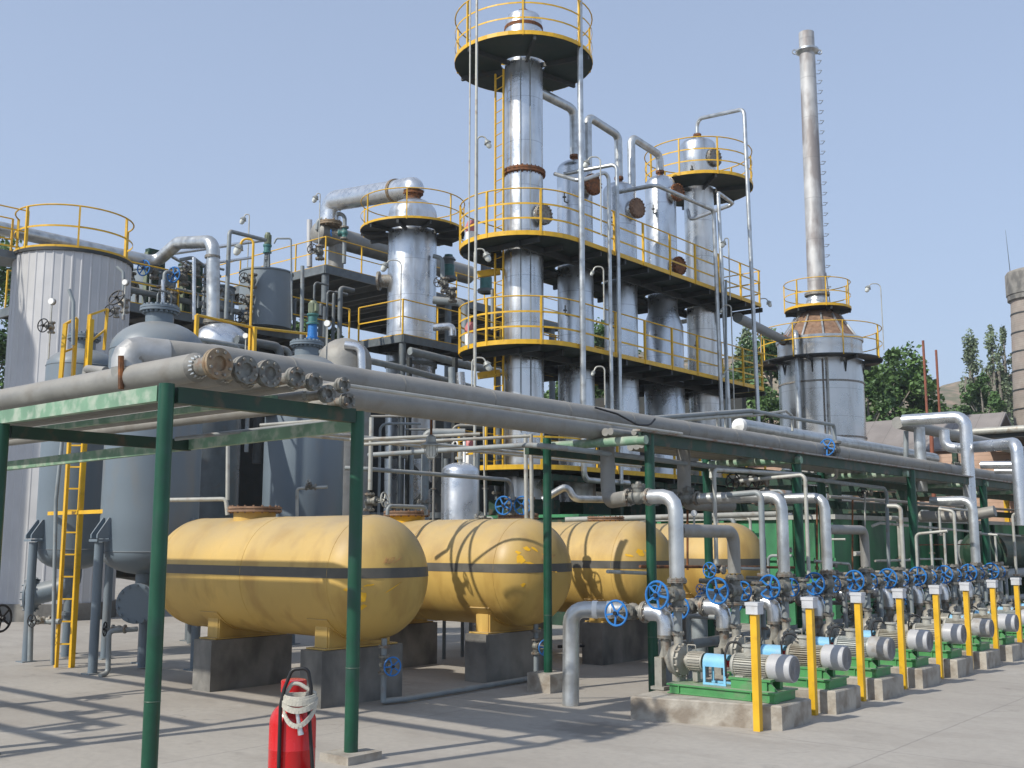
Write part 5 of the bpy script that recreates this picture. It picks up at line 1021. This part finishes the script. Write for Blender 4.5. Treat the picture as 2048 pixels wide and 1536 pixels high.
    bh = MB().lathe([(.04, -5.35), (.07, -5.34), (.088, -5.33), (.088, -5.5), (.05, -5.51), (.05, -5.56)], (0, y, za), X_, 24)
    for k in range(22):
        a = 2*pi*k/22; d = V((0, cos(a), sin(a))); p = V((-5.48, y, za))+d*.09; bh.bar(p, p+X_*.13, .006, .012, up=d)
    bh.box((-5.45, y-.03, zb+.1), (-5.4, y+.03, za-.08)).tube([(-5.52, y, za+.08), (-5.52, y, za+.15), (-5.43, y, za+.15), (-5.43, y, za+.08)], .006, 6); obj('bearing_housing', bh, 'pump', t)
    ca = MB().lathe([(.05, -5.54), (.14, -5.555), (.14, -5.58), (.165, -5.585), (.165, -5.61), (.15, -5.615), (.135, -5.68), (.07, -5.72), (.06, -5.74)], (0, y, za), X_, 30).bolts((-5.585, y, za), X_, .15, 14, .009, .03)
    ca.cyl((-5.62, y, za), (-5.62, y, .74), .045, n=16).box((-5.66, y-.06, zb+.09), (-5.58, y+.06, za-.1)); obj('pump_casing', ca, 'pump', t)
    ft = MB().box((-5.84, y-.09, zb), (-5.76, y-.01, za+.02)).box((-5.87, y-.12, zb+.001), (-5.72, y+.06, zb+.03)).add([(-5.76, y-.05, za-.0), (-5.76, y-.05, za+.16), (-5.82, y-.05, za), (-5.76, y-.03, za-.0), (-5.76, y-.03, za+.16), (-5.82, y-.03, za)], [(0, 1, 2), (5, 4, 3), (0, 3, 4, 1), (1, 4, 5, 2)]); obj('casing_foot', ft, 'pump', t)
    nz = MB().tube([(-5.7, y, za), (-5.76, y, za), (-5.76, y, .70)], .052, 16, bend=.05).flange((-5.76, y, .715), Z_, .085, .014, 8); obj('suction_nozzle', nz, 'flange', t)
    obj('discharge_flange', MB().flange((-5.62, y, .75), Z_, .06, .012, 8), 'flange', t)
    return t
PY = [9.3]+[c+.3 for c in PC[1:]]
for i, y in enumerate(PY): pump(y, i)
rnd = random.Random(11)
VH = {0: 2.08, 2: 2.12, 3: 2.1, 7: 2.0}
for i, y in enumerate(PY):
    o = ORD[i]
    pipe('bright segmented elbow into the %s pump' % o, [(-5.76, y, .73), (-5.76, y, .94), (-5.98, y, .94)], .084, 'alu', 'elbow', 'pipe_elbow', n=28, bend=.17, seg=3, angle=20, group='bright elbows on the pumps', fl=[((-5.99, y, .94), X_, .108)])
    valve((-6.14, y, .94), X_, (.08, -1, .0), .1, .12, 'suction valve with a blue wheel, left of the elbow of the %s pump' % o, group='suction valves', L=.34)
    big = i in (0, 1, 2, 3, 4, 7)
    pipe('short discharge pipe above the %s pump' % o, [(-5.62, y, .77), (-5.62, y, 1.0)], .042, 'pipeg', group='short discharge pipes')
    valve((-5.62, y, 1.12), Z_, (-.08, -1, .02), .098, .13, 'discharge valve with a large blue wheel above the %s pump' % o, group='discharge valves', L=.33)
    if i in VH: pass
    if i > 0:
        yy = y+.58; valve((-5.66, yy, 1.1), Z_, (-.12, -1, .0), .06, .1, 'bypass valve with a blue wheel behind the %s pump' % o, group='bypass valves', L=.26)
        pipe('bypass pipe rising behind the %s pump' % o, [(-5.66, yy, 1.02), (-5.66, yy, .6), (-5.9, yy, .55)], .028, 'pipeg', group='bypass pipes')
    if i > 0: pipe('stub from the header to the suction valve of the %s pump' % o, [(-6.25, y, .94), (-6.75 if i > 1 else -6.5, y, .94)]+([(-6.5, y, .02)] if i == 1 else []), .07, 'pipeg', group='header stubs')
pipe('dark suction header lying behind the pumps', [(-6.8, 11.75, .0), (-6.8, 11.75, .94), (-6.8, 30, .94)], .1, 'pipeg', n=16); pipe('dark lower header lying behind the pumps', [(-6.62, 10.75, .0), (-6.62, 10.75, .45), (-6.62, 30, .45)], .06, 'pipeg')
t = thing('pipe', 'bent silver pipe standing on the concrete left of the first pump', 'pipe', (-6.72, 9.02, 0))
obj('pipe_run', MB().tube([(-6.72, 9.02, .0), (-6.72, 9.04, .95), (-6.25, 9.28, .95)], .085, 20, .14), 'cladp', t)
for f_ in (.42, .7): obj('clamp_band', MB().lathe([(.086, 0), (.089, 0), (.089, .05), (.086, .05)], (-6.72+.47*f_, 9.04+.24*f_, .95), V((.89, .455, 0)), 20), 'gauge', t)
# silver risers
def riser(i, px, zt, r, label, run=None, m='cladp'):
    x, y = -5.62, PY[i]; pts = [(x, y, 1.27), (x, y, zt)]+([V(p) for p in run] if run else [])
    return pipe(label, pts, r, m, n=26, bend=r*2.0, seg=3, angle=20, fl=[((x, y, 1.27), Z_, .085)])
riser(0, 1359, 2.08, .075, 'fat silver riser above the first pump with an elbow at its top', [(-5.92, 9.3, 2.08)])
valve((-6.05, 9.3, 2.08), X_, Z_, .09, .01, 'grey in-line valve between the dusty drop pipe and the first silver riser', L=.13)
pipe('horizontal silver branch between the first and second silver risers', [(-5.62, 9.36, 1.74), (-5.62, PY[1], 1.74), (-5.62, PY[1], 1.30)], .068, 'dull', n=18, bend=.12, fl=[((-5.62, PY[1], 1.27), Z_, .085)])
riser(2, 1577, 2.15, .068, 'silver riser above the third pump bending left at its top', [(-6.7, PY[2], 2.15)])
riser(3, 1665, 2.17, .065, 'silver riser above the fourth pump bending left at its top', [(-6.3, PY[3], 2.17)])
pipe('horizontal silver branch between the fourth and fifth pumps', [(-5.62, PY[3]+.05, 1.78), (-5.62, PY[4], 1.78), (-5.62, PY[4], 1.30)], .06, 'dull', n=16, bend=.11, fl=[((-5.62, PY[4], 1.27), Z_, .08)])
riser(8, 2000, 2.3, .075, 'silver riser near the right edge with an elbow at its top', [(-6.3, PY[8], 2.3)])
valve((-6.85, PY[2], 2.15), X_, Z_, .09, .01, 'grey in-line valve left of the third pump riser', L=.12); valve((-6.42, PY[3], 2.17), X_, Z_, .085, .01, 'grey in-line valve left of the fourth pump riser', L=.12)
pipe('second fat drop pipe from the rack, bending right at its foot', [(-6.95, 11.72, 2.8), (-6.95, 11.72, 2.1), (-6.95, 12.9, 2.1)], .085, 'dull', n=18, bend=.15)
pipe('silver pipe with an S bend left of the drop pipe', [at(1085, 1000, D=15.5), at(1135, 970, D=15.5), at(1147, 998, D=15.5), at(1300, 1000, D=16.5)], .05, 'cladp', bend=.13)
# thin risers: (px, ytop, run px, X, r)
TR_ = [(1433, 1130, 940, (1600, 948), -6.3, .024), (1527, 1150, 985, (1455, 990), -5.75, .034), (1618, 1155, 950, (1480, 962), -5.75, .024), (1808, 1150, 1013, (1775, 1012), -5.7, .03), (1836, 1150, 1068, (1895, 1062), -5.75, .022), (1866, 1150, 1068, None, -5.75, .02), (1893, 1150, 1066, None, -5.75, .02), (1915, 1150, 1023, (1878, 1018), -5.7, .026), (1948, 1150, 1066, (1995, 1070), -5.75, .02), (1881, 1070, 1015, (1948, 1022), -6.0, .02), (1954, 1070, 1024, None, -6., .02), (2033, 1150, 1028, (2048, 1026), -5.7, .026), (1995, 1150, 1070, None, -5.8, .02)]
WORD = ['tall thin pale riser with a long arm behind the first two silver risers', 'blue grey riser bending left, between the second and third pumps', 'thin pale riser between the third and fourth pumps', 'pale riser with a short arm behind the fifth pump', 'pale riser forming the left end of a low pipe gate', 'plain pale upright pipe, left one inside the low pipe gate', 'plain pale upright pipe, right one inside the low pipe gate', 'taller pale riser right of the low pipe gate', 'pale riser at the left end of the far low pipe gate', 'short pale hanging pipe above the low pipe gate', 'short pale upright right of the first big silver drop pipe', 'thin pale riser at the right edge', 'plain pale upright pipe near the right edge']
for (px, yb, yt, run, X0, r), l in zip(TR_, WORD):
    a, b = at(px, yb, X=X0), at(px, yt, X=X0); b = V((a.x, a.y, b.z)); pts = [a, b]
    if run: pts.append(at(*run, X=X0-.0) if abs(run[0]-px) > 60 and run[0] > px else at(*run, Y=a.y))
    pipe(l, pts, r, 'pipel' if 'blue' not in l else 'pipeg', bend=.07, fl=[(a, Z_, r*2.2)])
for px, yt, yb, X0, l in ((1375, 930, 1140, -7., 'thin brown upright rod right of the first green pump row post'), (1556, 1050, 1130, -6.9, 'pair of thin dark rods behind the third riser, left'), (1602, 940, 1140, -6.6, 'thin dark rod right of the third riser'), (1634, 1000, 1140, -6.6, 'thin rusty rod left of the fourth riser'), (1705, 1000, 1140, -6.9, 'thin rusty rod right of the fourth riser'), (1730, 985, 1150, -7.2, 'thin pale rod between the fourth and fifth pump')):
    pipe(l, [at(px, yb, X=X0), at(px, yt, X=X0)], .014, 'rust' if 'rust' in l or 'brown' in l else 'pipel')
for l, pts, X0, r in (('small pale pipe bending down in front of the third yellow tank', [(1215, 1143), (1305, 1147), (1312, 1165)], -6.6, .02), ('small pale pipe bending down behind the second riser', [(1455, 1136), (1530, 1138), (1540, 1160)], -6.4, .02), ('small pale pipe bending down behind the fourth riser', [(1630, 1122), (1698, 1128), (1706, 1160)], -6.6, .02), ('small pale pipe bending down behind the fifth pump', [(1750, 1122), (1830, 1120), (1836, 1150)], -7, .02), ('small pale pipe bending down behind the sixth pump', [(1820, 1118), (1885, 1118), (1890, 1150)], -7.6, .02),
                      ('rusty horizontal pipe behind the valves', [(1280, 1133), (1600, 1135)], -6.9, .018), ('long thin grey pipe in front of the green tank', [(1745, 1052), (1760, 1046), (2040, 1072)], -7.4, .025), ('rusty thin line in front of the dark green tank', [(1820, 1090), (1990, 1088)], -7.6, .012)):
    pipe(l, [at(x, y, X=X0) for x, y in pts], r, 'rust' if 'rusty' in l else 'pipel', bend=.05)
# extra valves of the second row
EX = [(1303, 1185, .075, 'small valve with a blue wheel left of the first large wheel'), (1412, 1140, .085, 'valve with a blue wheel high behind the first pump'), (1393, 1178, .055, 'small valve with a blue wheel right of the first riser'), (1460, 963, .11, 'dark blue wheeled valve high under the rack'), (1500, 963, .11, 'grey wheeled valve high under the rack'), (1390, 1205, .07, 'blue wheel behind the first riser foot'), (1560, 1100, .06, 'dark valve on the pale green tank side'), (1650, 1130, .07, 'dark valve behind the fourth riser'), (1712, 1160, .06, 'small blue wheel between the fourth and fifth pump'),
      (1765, 1150, .09, 'blue wheel high behind the fifth pump'), (1798, 1158, .07, 'blue wheel between the fifth and sixth pump'), (1830, 1153, .05, 'tiny blue wheel behind the sixth pump'), (1885, 1148, .06, 'small blue wheel behind the seventh pump'), (1930, 1150, .07, 'blue wheel left of the eighth pump'), (1990, 1147, .06, 'blue wheel left of the last silver riser'), (2010, 1150, .07, 'blue wheel right of the last silver riser'), (1720, 985, .09, 'dark wheel under the rack beam at the middle right'), (1908, 928, .1, 'dark blue wheel above the rack at the right'), (2012, 925, .08, 'dark wheel above the rack near the right edge')]
for px, py, wr, l in EX:
    X0 = -6.35 if py > 1100 and px < 1420 else (-6.9 if py > 1040 else -7.4)
    if py < 940: X0 = -8.5
    q = at(px, py, X=X0)+V((.05, wr*2.2, 0)); valve(q, Z_ if (px % 2) else X_, (-.05, -1, 0), wr*.62, wr, l, wheel='black' if 'dark' in l or 'grey' in l else 'blue', L=wr*2.1)
rnd = random.Random(21)
for k in range(9):   # low clutter behind the pumps
    y = 10.9+k*1.17; x = -6.45; pipe('short dark drain line behind the pump row, number %s from the near end' % ['one', 'two', 'three', 'four', 'five', 'six', 'seven', 'eight', 'nine'][k], [(x, y, .0), (x, y, .8+.1*(k % 3)), (x+.35, y, .8+.1*(k % 3))], .03, 'pipeg', group='drain lines', fl=[((x, y, .5), Z_, .06)])
rnd = random.Random(33)
WH = ['near', 'second near', 'third near', 'middle near', 'middle', 'middle far', 'third far', 'second far', 'far', 'farthest']
for k in range(1, 10):
    y = 10.3+k*1.2
    valve((-6.35+rnd.uniform(-.05, .1), y, .66+rnd.uniform(-.05, .1)), Z_, (rnd.uniform(-.3, .3), -1, 0), .06, .075, 'low valve in the shade behind the pumps, %s one' % WH[k], wheel='blue' if k % 3 == 0 else 'black', group='low valves behind the pumps', L=.18)
    pipe('low dark upright with a bend behind the pumps, %s one' % WH[k], [(-6.05, y+.45, .02), (-6.05, y+.45, 1.0+rnd.uniform(-.1, .15)), (-6.5, y+.45, 1.05)], .032, 'pipeg', bend=.07, group='low dark uprights', fl=[((-6.05, y+.45, .62), Z_, .06)])
    pipe('short dark spool between valves behind the pumps, %s one' % WH[k], [(-6.75, y+.2, 1.16), (-5.9, y+.2, 1.16)], .03, 'valve', group='short dark spools', fl=[((-6.2, y+.2, 1.16), X_, .055), ((-6.55, y+.2, 1.16), X_, .06)])
# yellow switch posts
for i in range(9):
    y = (8.88 if i == 0 else PC[i]-.15) if i < 8 else PC[8]-.15; x = -4.58
    zt = 1.0; t = thing('switch_post', '%s yellow post with a grey switch box on top, in front of the pumps' % ORD[i], 'post', (x, y, 0), 'yellow switch posts')
    obj('post_shaft', MB().bar((x, y, 0), (x, y, zt), .062, .062, up=Y_), 'yellow', t); bx = obj('switch_box', MB().box((x-.06, y-.05, zt), (x+.055, y+.06, zt+.1)).box((x-.066, y-.056, zt+.075), (x+.061, y+.066, zt+.104)), 'cap', t)
    obj('cable_gland', MB().cyl((x+.02, y+.06, zt+.04), (x+.02, y+.1, zt+.04), .014, n=8), 'black', bx)
# ================================================================== GREEN TANKS behind
t = thing('green_tank', 'long green rectangular tank with a rusty white rim behind the pumps', 'tank', (-12.5, 24, 0)); gx, gy, gz = -8.6, 20., at(1655, 1040, X=-8.6).z+.02
obj('wall', MB().box((-13.6, gy, 0), (gx, 34, gz)), 'gtank', t); obj('rim', MB().box((-13.65, gy-.08, gz), (gx+.08, 34.05, gz+.09)), 'pipel', t)
for k in range(6): obj('stiffener', MB().box((gx+.001, gy+1.2+k*2.2, 0), (gx+.09, gy+1.3+k*2.2, gz-.01)), 'gdark', t)
for k in range(3): obj('stiffener', MB().box((gx-.9-k*1.5, gy-.09, 0), (gx-.8-k*1.5, gy-.001, gz-.01)), 'gtank', t)
obj('ledge', MB().box((-13.6, gy-.06, 1.25), (gx+.05, gy-.001, 1.31)), 'gtank', t)
t = thing('green_tank', 'smaller dark green tank box left of the long green one', 'tank', (-14, 18, 0)); obj('wall', MB().box((-15.4, 17.2, 0), (-12.6, 19.4, at(1110, 1035, Y=17.2).z)), 'gdark', t); obj('rim', MB().box((-15.45, 17.15, at(1110, 1035, Y=17.2).z), (-12.55, 19.45, at(1110, 1035, Y=17.2).z+.06)), 'gtank', t)
pipe('long pale pipe along the top of the green tank', [at(1130, 1040, D=19), at(1560, 1028, D=18.8)], .05, 'pipel')
t = thing('heat_exchanger', 'dark round horizontal exchanger near the right edge', 'exchanger', (-7.4, 24, 0)); q = at(1990, 1105, X=-7.6)
obj('shell', MB().lathe([(.001, -.15), (.3, -.1), (.42, 0), (.42, 3.4)], (q.x, q.y-1, q.z), Y_, 30).lathe([(.42, 0), (.52, 0), (.52, .05), (.42, .05)], (q.x, q.y-.9, q.z), Y_, 30), 'gdark', t)
for k in (0, 2.4): obj('saddle', MB().box((q.x-.3, q.y+k, 0), (q.x+.3, q.y+k+.2, q.z-.3)), 'gdark', t)
rnd = random.Random(8)
for k in range(14):
    x = -8.7-k*.36 if k < 9 else -8.25; y = 19.6 if k < 9 else 20.6+(k-9)*1.9; h = rnd.uniform(1.3, 2.9); dx = rnd.choice((-.5, .5)); e = (dx, 0, 0) if k < 9 else (0, dx, 0); rr = rnd.choice((.02, .03, .045))
    pipe('grey bent headed pipe before the green tank, %s to the corner' % ORD[k], [(x, y, 0), (x, y, h), (x+e[0], y+e[1], h)], rr, rnd.choice(('pipel', 'pipeg', 'pipeg')), bend=.1, group='bent headed pipes before the green tank', fl=[((x, y, h*.6), Z_, rr*2.2)])
for k in range(15):
    px = 700+k*21+rnd.uniform(-5, 5); D = rnd.uniform(23, 29); y0 = rnd.uniform(820, 900); y1 = 1040; dx = rnd.choice((-40, 35, 60)); rr = rnd.choice((.03, .045, .06, .09))
    p1 = at(px, y0, D=D); pipe('shaded pipe under the lower deck, bending %s, number %s from the left' % ('left' if dx < 0 else 'right', ['one', 'two', 'three', 'four', 'five', 'six', 'seven', 'eight', 'nine', 'ten', 'eleven', 'twelve', 'thirteen', 'fourteen', 'fifteen'][k]), [(p1.x, p1.y, .1), p1, p1+_R*dx*.025], rr, rnd.choice(('pipeg', 'steelg', 'dull', 'pipeg')), bend=.15, group='shaded pipes under the lower deck', fl=[(V((p1.x, p1.y, p1.z*.62)), Z_, rr*1.9)])
# ================================================================== RIGHT END: second pipe bridge, big silver drop pipes
t = thing('far_pipe_bridge', 'dark green pipe bridge crowded with small pipes at the right', 'frame', (-10, 24, 0))
for x in (-9.6, -11.9):
    for y in (22.5, 26.5, 31): obj('bridge_post', MB().bar((x, y, 0), (x, y, 3.0), .2, .2), 'gdark', t)
for z in (2.4, 2.95):
    for x in (-9.6, -11.9): obj('bridge_beam', MB().bar((x, 20, z), (x, 36, z), .1, .16), 'gdark', t)
    for y in (22.5, 26.5, 31): obj('cross_beam', MB().bar((-12.2, y, z-.02), (-9.3, y, z-.02), .1, .14), 'gdark', t)
rnd = random.Random(4)
for k in range(9):
    x = -9.4-.3*k; z = (2.55, 3.1, 3.12)[k % 3]; pipe('thin pipe on the far bridge, %s level, %s across' % (('low', 'middle', 'top')[k % 3], ('near side', 'centre', 'far side')[k//3]), [(x, 21.5+rnd.random(), z), (x, 36, z)], .035+.015*(k % 3), 'dull', group='pipes on the far bridge')
pipe('big bright silver pipe coming from the left and dropping at the middle right', [at(1806, 841, Y=21.2), at(1930, 833, Y=21.2), V((at(1930, 833, Y=21.2).x, 21.2, 1.95))], .115, 'alu', n=22, bend=.2)
a_ = at(1800, 843, Y=21.2); pipe('dusty silver pipe running away right from the top of the big silver pipe', [a_-V((.05, 0, .02)), V((a_.x-.05, 33, a_.z-.02))], .12, 'dull', n=18)
pipe('big bright silver pipe with a low start bend dropping at the right edge', [at(1888, 860, Y=22.5), at(1890, 893, Y=22.5), at(1920, 897, Y=22.5), at(2033, 886, Y=20.2), V((at(2033, 886, Y=20.2).x, 20.2, 1.9))], .105, 'alu', n=22, bend=.18)
pipe('bright horizontal pipe at the right edge', [at(1962, 930, Y=24), at(2120, 930, Y=24)], .08, 'alu'); pipe('lower bright horizontal pipe at the right edge', [at(1990, 942, Y=25), at(2120, 942, Y=25)], .06, 'cladp')
pipe('upright silver pipe carrying the big silver pipe', [V((at(1838, 870, Y=21.6).x, 21.6, 2.6)), V((at(1838, 850, Y=21.6).x, 21.6, a_.z-.1))], .11, 'cladp'); pipe('thin grey upright next to the big silver pipe', [at(1812, 915, Y=21.8), at(1812, 862, Y=21.8)], .05, 'pipeg')
pipe('rusty pole in front of the brick wall at the right', [at(1868, 1000, Y=27), at(1862, 850, Y=27)], .05, 'redpole'); pipe('dusty horizontal manifold at the right behind the thin risers', [at(1840, 1033, Y=20.5), at(1930, 1033, Y=20.5), at(1990, 1022, Y=20.5)], .1, 'dull')
for px, yt, yb, l in ((1822, 945, 1022, 'pale flat post under the rack at the right'), ): single('flat_post', MB().bar(at(px, yb, X=-7.2), at(px, yt, X=-7.2), .1, .06), 'pipel', l, 'post')
t = thing('canopy', 'dark flat canopy roof at the right edge beyond the rack', 'canopy', (-8, 33, 4.5)); q = at(2000, 868, D=33)
obj('canopy_roof', MB().box((q.x-1.3, q.y-1.4, q.z-.25), (q.x+7, q.y+3.5, q.z-.1)), 'deck', t); obj('gutter', MB().cyl((q.x-1.3, q.y-1.5, q.z-.02), (q.x+7, q.y-1.5, q.z-.02), .1, n=12), 'pipel', t)
for x in (-1, 2.5): obj('canopy_post', MB().bar((q.x+x, q.y-1.2, 0), (q.x+x, q.y-1.2, q.z-.25), .14, .14), 'gdark', t)
# ================================================================== LAMPS
def L_(px, py, D, base_y, side, label, arm=.35, **k):
    p = at(px, py, D=D); a = _R*arm*side; b = at(px, base_y, D=D); lamp(V((p.x, p.y, b.z))-a, p.z+.14, a, label, **k)
L_(970, 285, 23.4, 470, 1, 'gooseneck lamp high on the thin pipe left of the tallest column', .17, head=.08)
L_(967, 510, 23.4, 730, 1, 'gooseneck lamp under the upper long platform, left end', .2, head=.09)
L_(967, 728, 23.4, 800, 1, 'gooseneck lamp under the middle long platform, left end', .25, head=.09)
L_(778, 530, 30, 655, -1, 'rusty headed gooseneck lamp in front of the thick tower', .35, head=.11)
L_(490, 438, 30, 560, -1, 'thin gooseneck lamp left of the agitator motor, against the sky', .12, head=.09)
L_(634, 395, 34, 520, -1, 'thin gooseneck lamp left of the fat silver duct', .1, head=.1)
L_(485, 495, 16.6, 660, -1, 'yellow gooseneck lamp with a glass cage in front of the grey mixing tank', .17, m='yellow', head=.075, r=.02)
L_(1180, 325, 24.8, 470, -1, 'gooseneck lamp in front of the second column head', .25, head=.08)
L_(1190, 545, 24.6, 640, -1, 'gooseneck lamp under the upper platform near the second column', .2, head=.05)
L_(1192, 745, 24.6, 810, -1, 'gooseneck lamp under the middle platform near the second column', .2, head=.05)
L_(1450, 486, 29.5, 600, -1, 'dark headed gooseneck lamp at the far end of the upper platform', .1, head=.08)
L_(1448, 620, 29.5, 770, -1, 'gooseneck lamp at the far end under the upper platform', .2, head=.05)
L_(1452, 750, 29.5, 830, -1, 'gooseneck lamp at the far end under the middle platform', .2, head=.05)
L_(1533, 605, 36, 780, 1, 'white gooseneck lamp left of the furnace', .25, head=.09)
L_(1742, 575, 38, 700, -1, 'white gooseneck lamp right of the furnace against the sky', .35, head=.1)
# ================================================================== FOREGROUND LEFT
c = at(583, 1540, D=7.35); x, y = c.x, c.y; t = thing('fire_extinguisher', 'large red wheeled extinguisher with a coiled white hose in the foreground', 'extinguisher', (x, y, 0)); r = .152
obj('cylinder', MB().lathe([(.001, .03), (.1, .04), (r-.01, .08), (r, .13)]+[(r, .3), (r+.002, .305), (r, .31), (r, .46)]+[(r*cos(pi/2*k/8)*.75+r*.25, .46+.13*sin(pi/2*k/8)) for k in range(1, 8)]+[(.068, .60), (.06, .62), (.06, .71), (.08, .715), (.08, .735), (.06, .74)], (x, y, 0), Z_, 44), 'redp', t)
obj('valve_guard', MB().lathe([(.081, .66), (.084, .66), (.084, .73), (.081, .73)], (x, y, 0), Z_, 26), 'redp', t)
hx = V((x, y, 0))+_R*.035-_F*.165; fr = MB(); w_ = .085
A_ = [hx-_R*w_+Z_*.05, hx-_R*w_+Z_*.59, hx-_R*w_*.75+Z_*.7+_F*.0, hx-_R*w_*.2+Z_*.82, hx+_R*w_*1.0+Z_*.83, hx+_R*w_*1.3+Z_*.7, hx+_R*w_*1.15+Z_*.58, hx+_R*w_*1.7+Z_*.05]
fr.tube(A_, .012, 10, bend=.04).tube([hx-_R*w_+Z_*.6, hx+_R*w_*1.15+Z_*.6], .011, 8); obj('trolley_frame', fr, 'black', t)
for s_ in (-1.9, 2.1):
    wc_ = hx+_R*w_*s_+Z_*.09+_F*.02; wl = obj('wheel', MB().torus(wc_, _R, .065, .025, 26, 8), 'black', t); obj('rim', MB().cyl(wc_-_R*.012, wc_+_R*.012, .05, n=18), 'flange', wl)
obj('axle', MB().cyl(hx-_R*w_*1.9+Z_*.09+_F*.02, hx+_R*w_*2.1+Z_*.09+_F*.02, .01, n=8), 'flange', t)
ho = MB(); hc_ = hx+_R*.035+Z_*.635+_F*.02
for k, (dz, ti, rr, sx) in enumerate(((0, .12, .105, 1.), (-.03, .2, .112, 1.), (-.075, .5, .11, .95), (.01, .05, .095, 1.05))):
    n = 30; pv = []
    for j in range(n+1):
        a = 2*pi*j/n; e = _R*cos(a)*rr*sx+_F*sin(a)*rr*.8; pv.append(hc_+e+Z_*(dz+ti*(sin(a)*rr)+.06*ti*cos(a*2)))
    for p_, q_ in zip(pv, pv[1:]): ho.bar(p_, q_, .008, .036 if k != 2 else .03)
ho.tube([hc_-_R*.1+Z_*.02, hc_-_R*.05+Z_*.1, hc_+_R*.0+Z_*.09, hc_+_R*.1+Z_*.03], .013, 8, bend=.04); obj('hose', ho, 'hose', t, angle=60)
np_ = hx+_R*.03+Z_*.57-_F*.045; obj('nozzle', MB().cyl(np_, np_+V((0, 0, -.15))+_R*.03, .011, .02, n=14), 'cladp', t); obj('nozzle_lever', MB().bar(np_+_R*.02-Z_*.03, np_+_R*.06-Z_*.13, .01, .012), 'redp', t)
obj('tyre_stop', MB().box((x-.2, y-.2, .0), (x-.18, y-.18, .005)), 'black', t)
for q, l in ((at(-38, 1238, D=11.0), 'dark handwheel valve cut off by the left edge'), ):
    valve(q-V((.12, -.1, 0)), Z_, _R*.9-_F*.3, .09, .13, l, wheel='black', L=.2); pipe('rusty red pipe under the valve at the left edge', [V((q.x-.1, q.y+.1, .0)), V((q.x-.1, q.y+.1, q.z-.15))], .05, 'redpole')
    q2 = q-V((.12, -.1, 0)); pipe('upright grey pipe above the valve at the left edge', [q2+Z_*.15, q2+Z_*1.6], .04, 'pipeg')
# side bay of the rack standing just outside the picture on the left: it throws the grid of shadows on the concrete
t = thing('side_rack_bay', 'green pipe rack bay just left of the picture', 'frame', (-11, 2.2, 0))
for x, y in ((-9.28, 1.66), (-9.28, 2.85), (-13.5, 1.66), (-13.5, 2.85)): obj('bay_post', MB().cyl((x, y, 0), (x, y, 2.65), .055, n=14), GR, t)
for a, b in (((-14, 1.66), (-9.28, 1.66)), ((-14, 2.85), (-9.28, 2.85)), ((-9.28, 1.0), (-9.28, 3.75)), ((-10.37, 1.6), (-10.37, 2.9)), ((-11.8, 1.6), (-11.8, 3.8))): obj('bay_beam', MB().bar((*a, 2.65), (*b, 2.65), .07, .1), 'gbeam', t)
valve((-10.2, 1.9, 2.75), Y_, (1, 0, .1), .1, .15, 'valve on the rack bay just left of the picture, nearer one'); valve((-10.9, 2.3, 2.78), X_, (.3, 1, .1), .1, .15, 'valve on the rack bay just left of the picture, farther one')
pipe('pipe lying on the rack bay just left of the picture', [(-14, 2.2, 2.76), (-9.9, 2.2, 2.76)], .06, 'pipeg')
for (a, b, l) in (((60, 1262), (112, 1330), 'bent grey drain pipe with a brown valve below the narrow grey vessel'),):
    pipe(l, [at(120, 1243, D=14.4), at(62, 1243, D=14.6), at(60, 1322, D=14.6)], .035, 'pipeg', bend=.06)
valve(at(88, 1240, D=14.5), _R, (.2, -1, 0), .06, .08, 'brown valve on the drain pipe below the narrow grey vessel', wheel='black', body='flange')
pipe('bent grey drain pipe below the wide topped grey vessel', [at(275, 1258, D=13.8), at(218, 1262, D=13.6), at(216, 1345, D=13.6), at(200, 1352, D=13.5)], .032, 'pipeg', bend=.06); valve(at(238, 1258, D=13.7), _R, (-.7, -.7, 0), .055, .085, 'brown valve on the drain pipe below the wide topped grey vessel', wheel='black', body='flange')
pipe('thin grey upright pipe left of the tall ladder', [at(105, 1330, D=14.3), at(112, 1000, D=14.3), at(135, 780, D=14.3)], .025, 'pipeg')
pipe('pale bent pipe above the first yellow tank manhole', [at(340, 1000, D=13.2), at(452, 998, D=13.2), at(455, 1030, D=13.2)], .026, 'pipel', bend=.05); pipe('upright pale pipe rising from the first yellow tank', [at(455, 1000, D=13.1), at(456, 870, D=13.1)], .024, 'pipel')
pipe('pale bent pipe on the vessel behind the first yellow tank', [at(594, 1035, D=16.1), at(594, 977, D=16.1), at(655, 974, D=16.1)], .024, 'pipel', bend=.05); valve(at(622, 974, D=16.1), _R, (.2, -.6, .6), .05, .035, 'small pale valve on the vessel behind the first yellow tank', wheel='pipel', L=.12)
pipe('thin dusty pipe on a rusty prop over the left bay', [at(243, 770, D=8.0), at(243, 706, D=8.0), at(330, 716, D=8.3)], .02, 'dull', bend=.04); single('rusty_prop', MB().cyl(at(242, 778, D=7.9), at(242, 712, D=7.9), .022, n=8), 'rust', 'short rusty prop beside the silver elbow', 'prop')
pipe('small dusty hooked pipe left of the silver elbow', [at(172, 752, D=9), at(174, 738, D=9), at(212, 742, D=8.6)], .035, 'dull', bend=.05)

# ================================================================== HAZE
hm = bpy.data.materials.new('haze'); hm.use_nodes = True; hn = hm.node_tree; hn.nodes.remove(hn.nodes['Principled BSDF'])
pv = hn.nodes.new('ShaderNodeVolumePrincipled'); pv.inputs['Color'].default_value = (.92, .96, 1., 1); pv.inputs['Density'].default_value = HAZE; pv.inputs['Anisotropy'].default_value = .3
hn.links.new(pv.outputs[0], hn.nodes['Material Output'].inputs['Volume']); M['haze'] = hm
struct('haze', MB().box((-1000, -100, -1), (1000, 1600, 60)), 'haze', 'stuff')
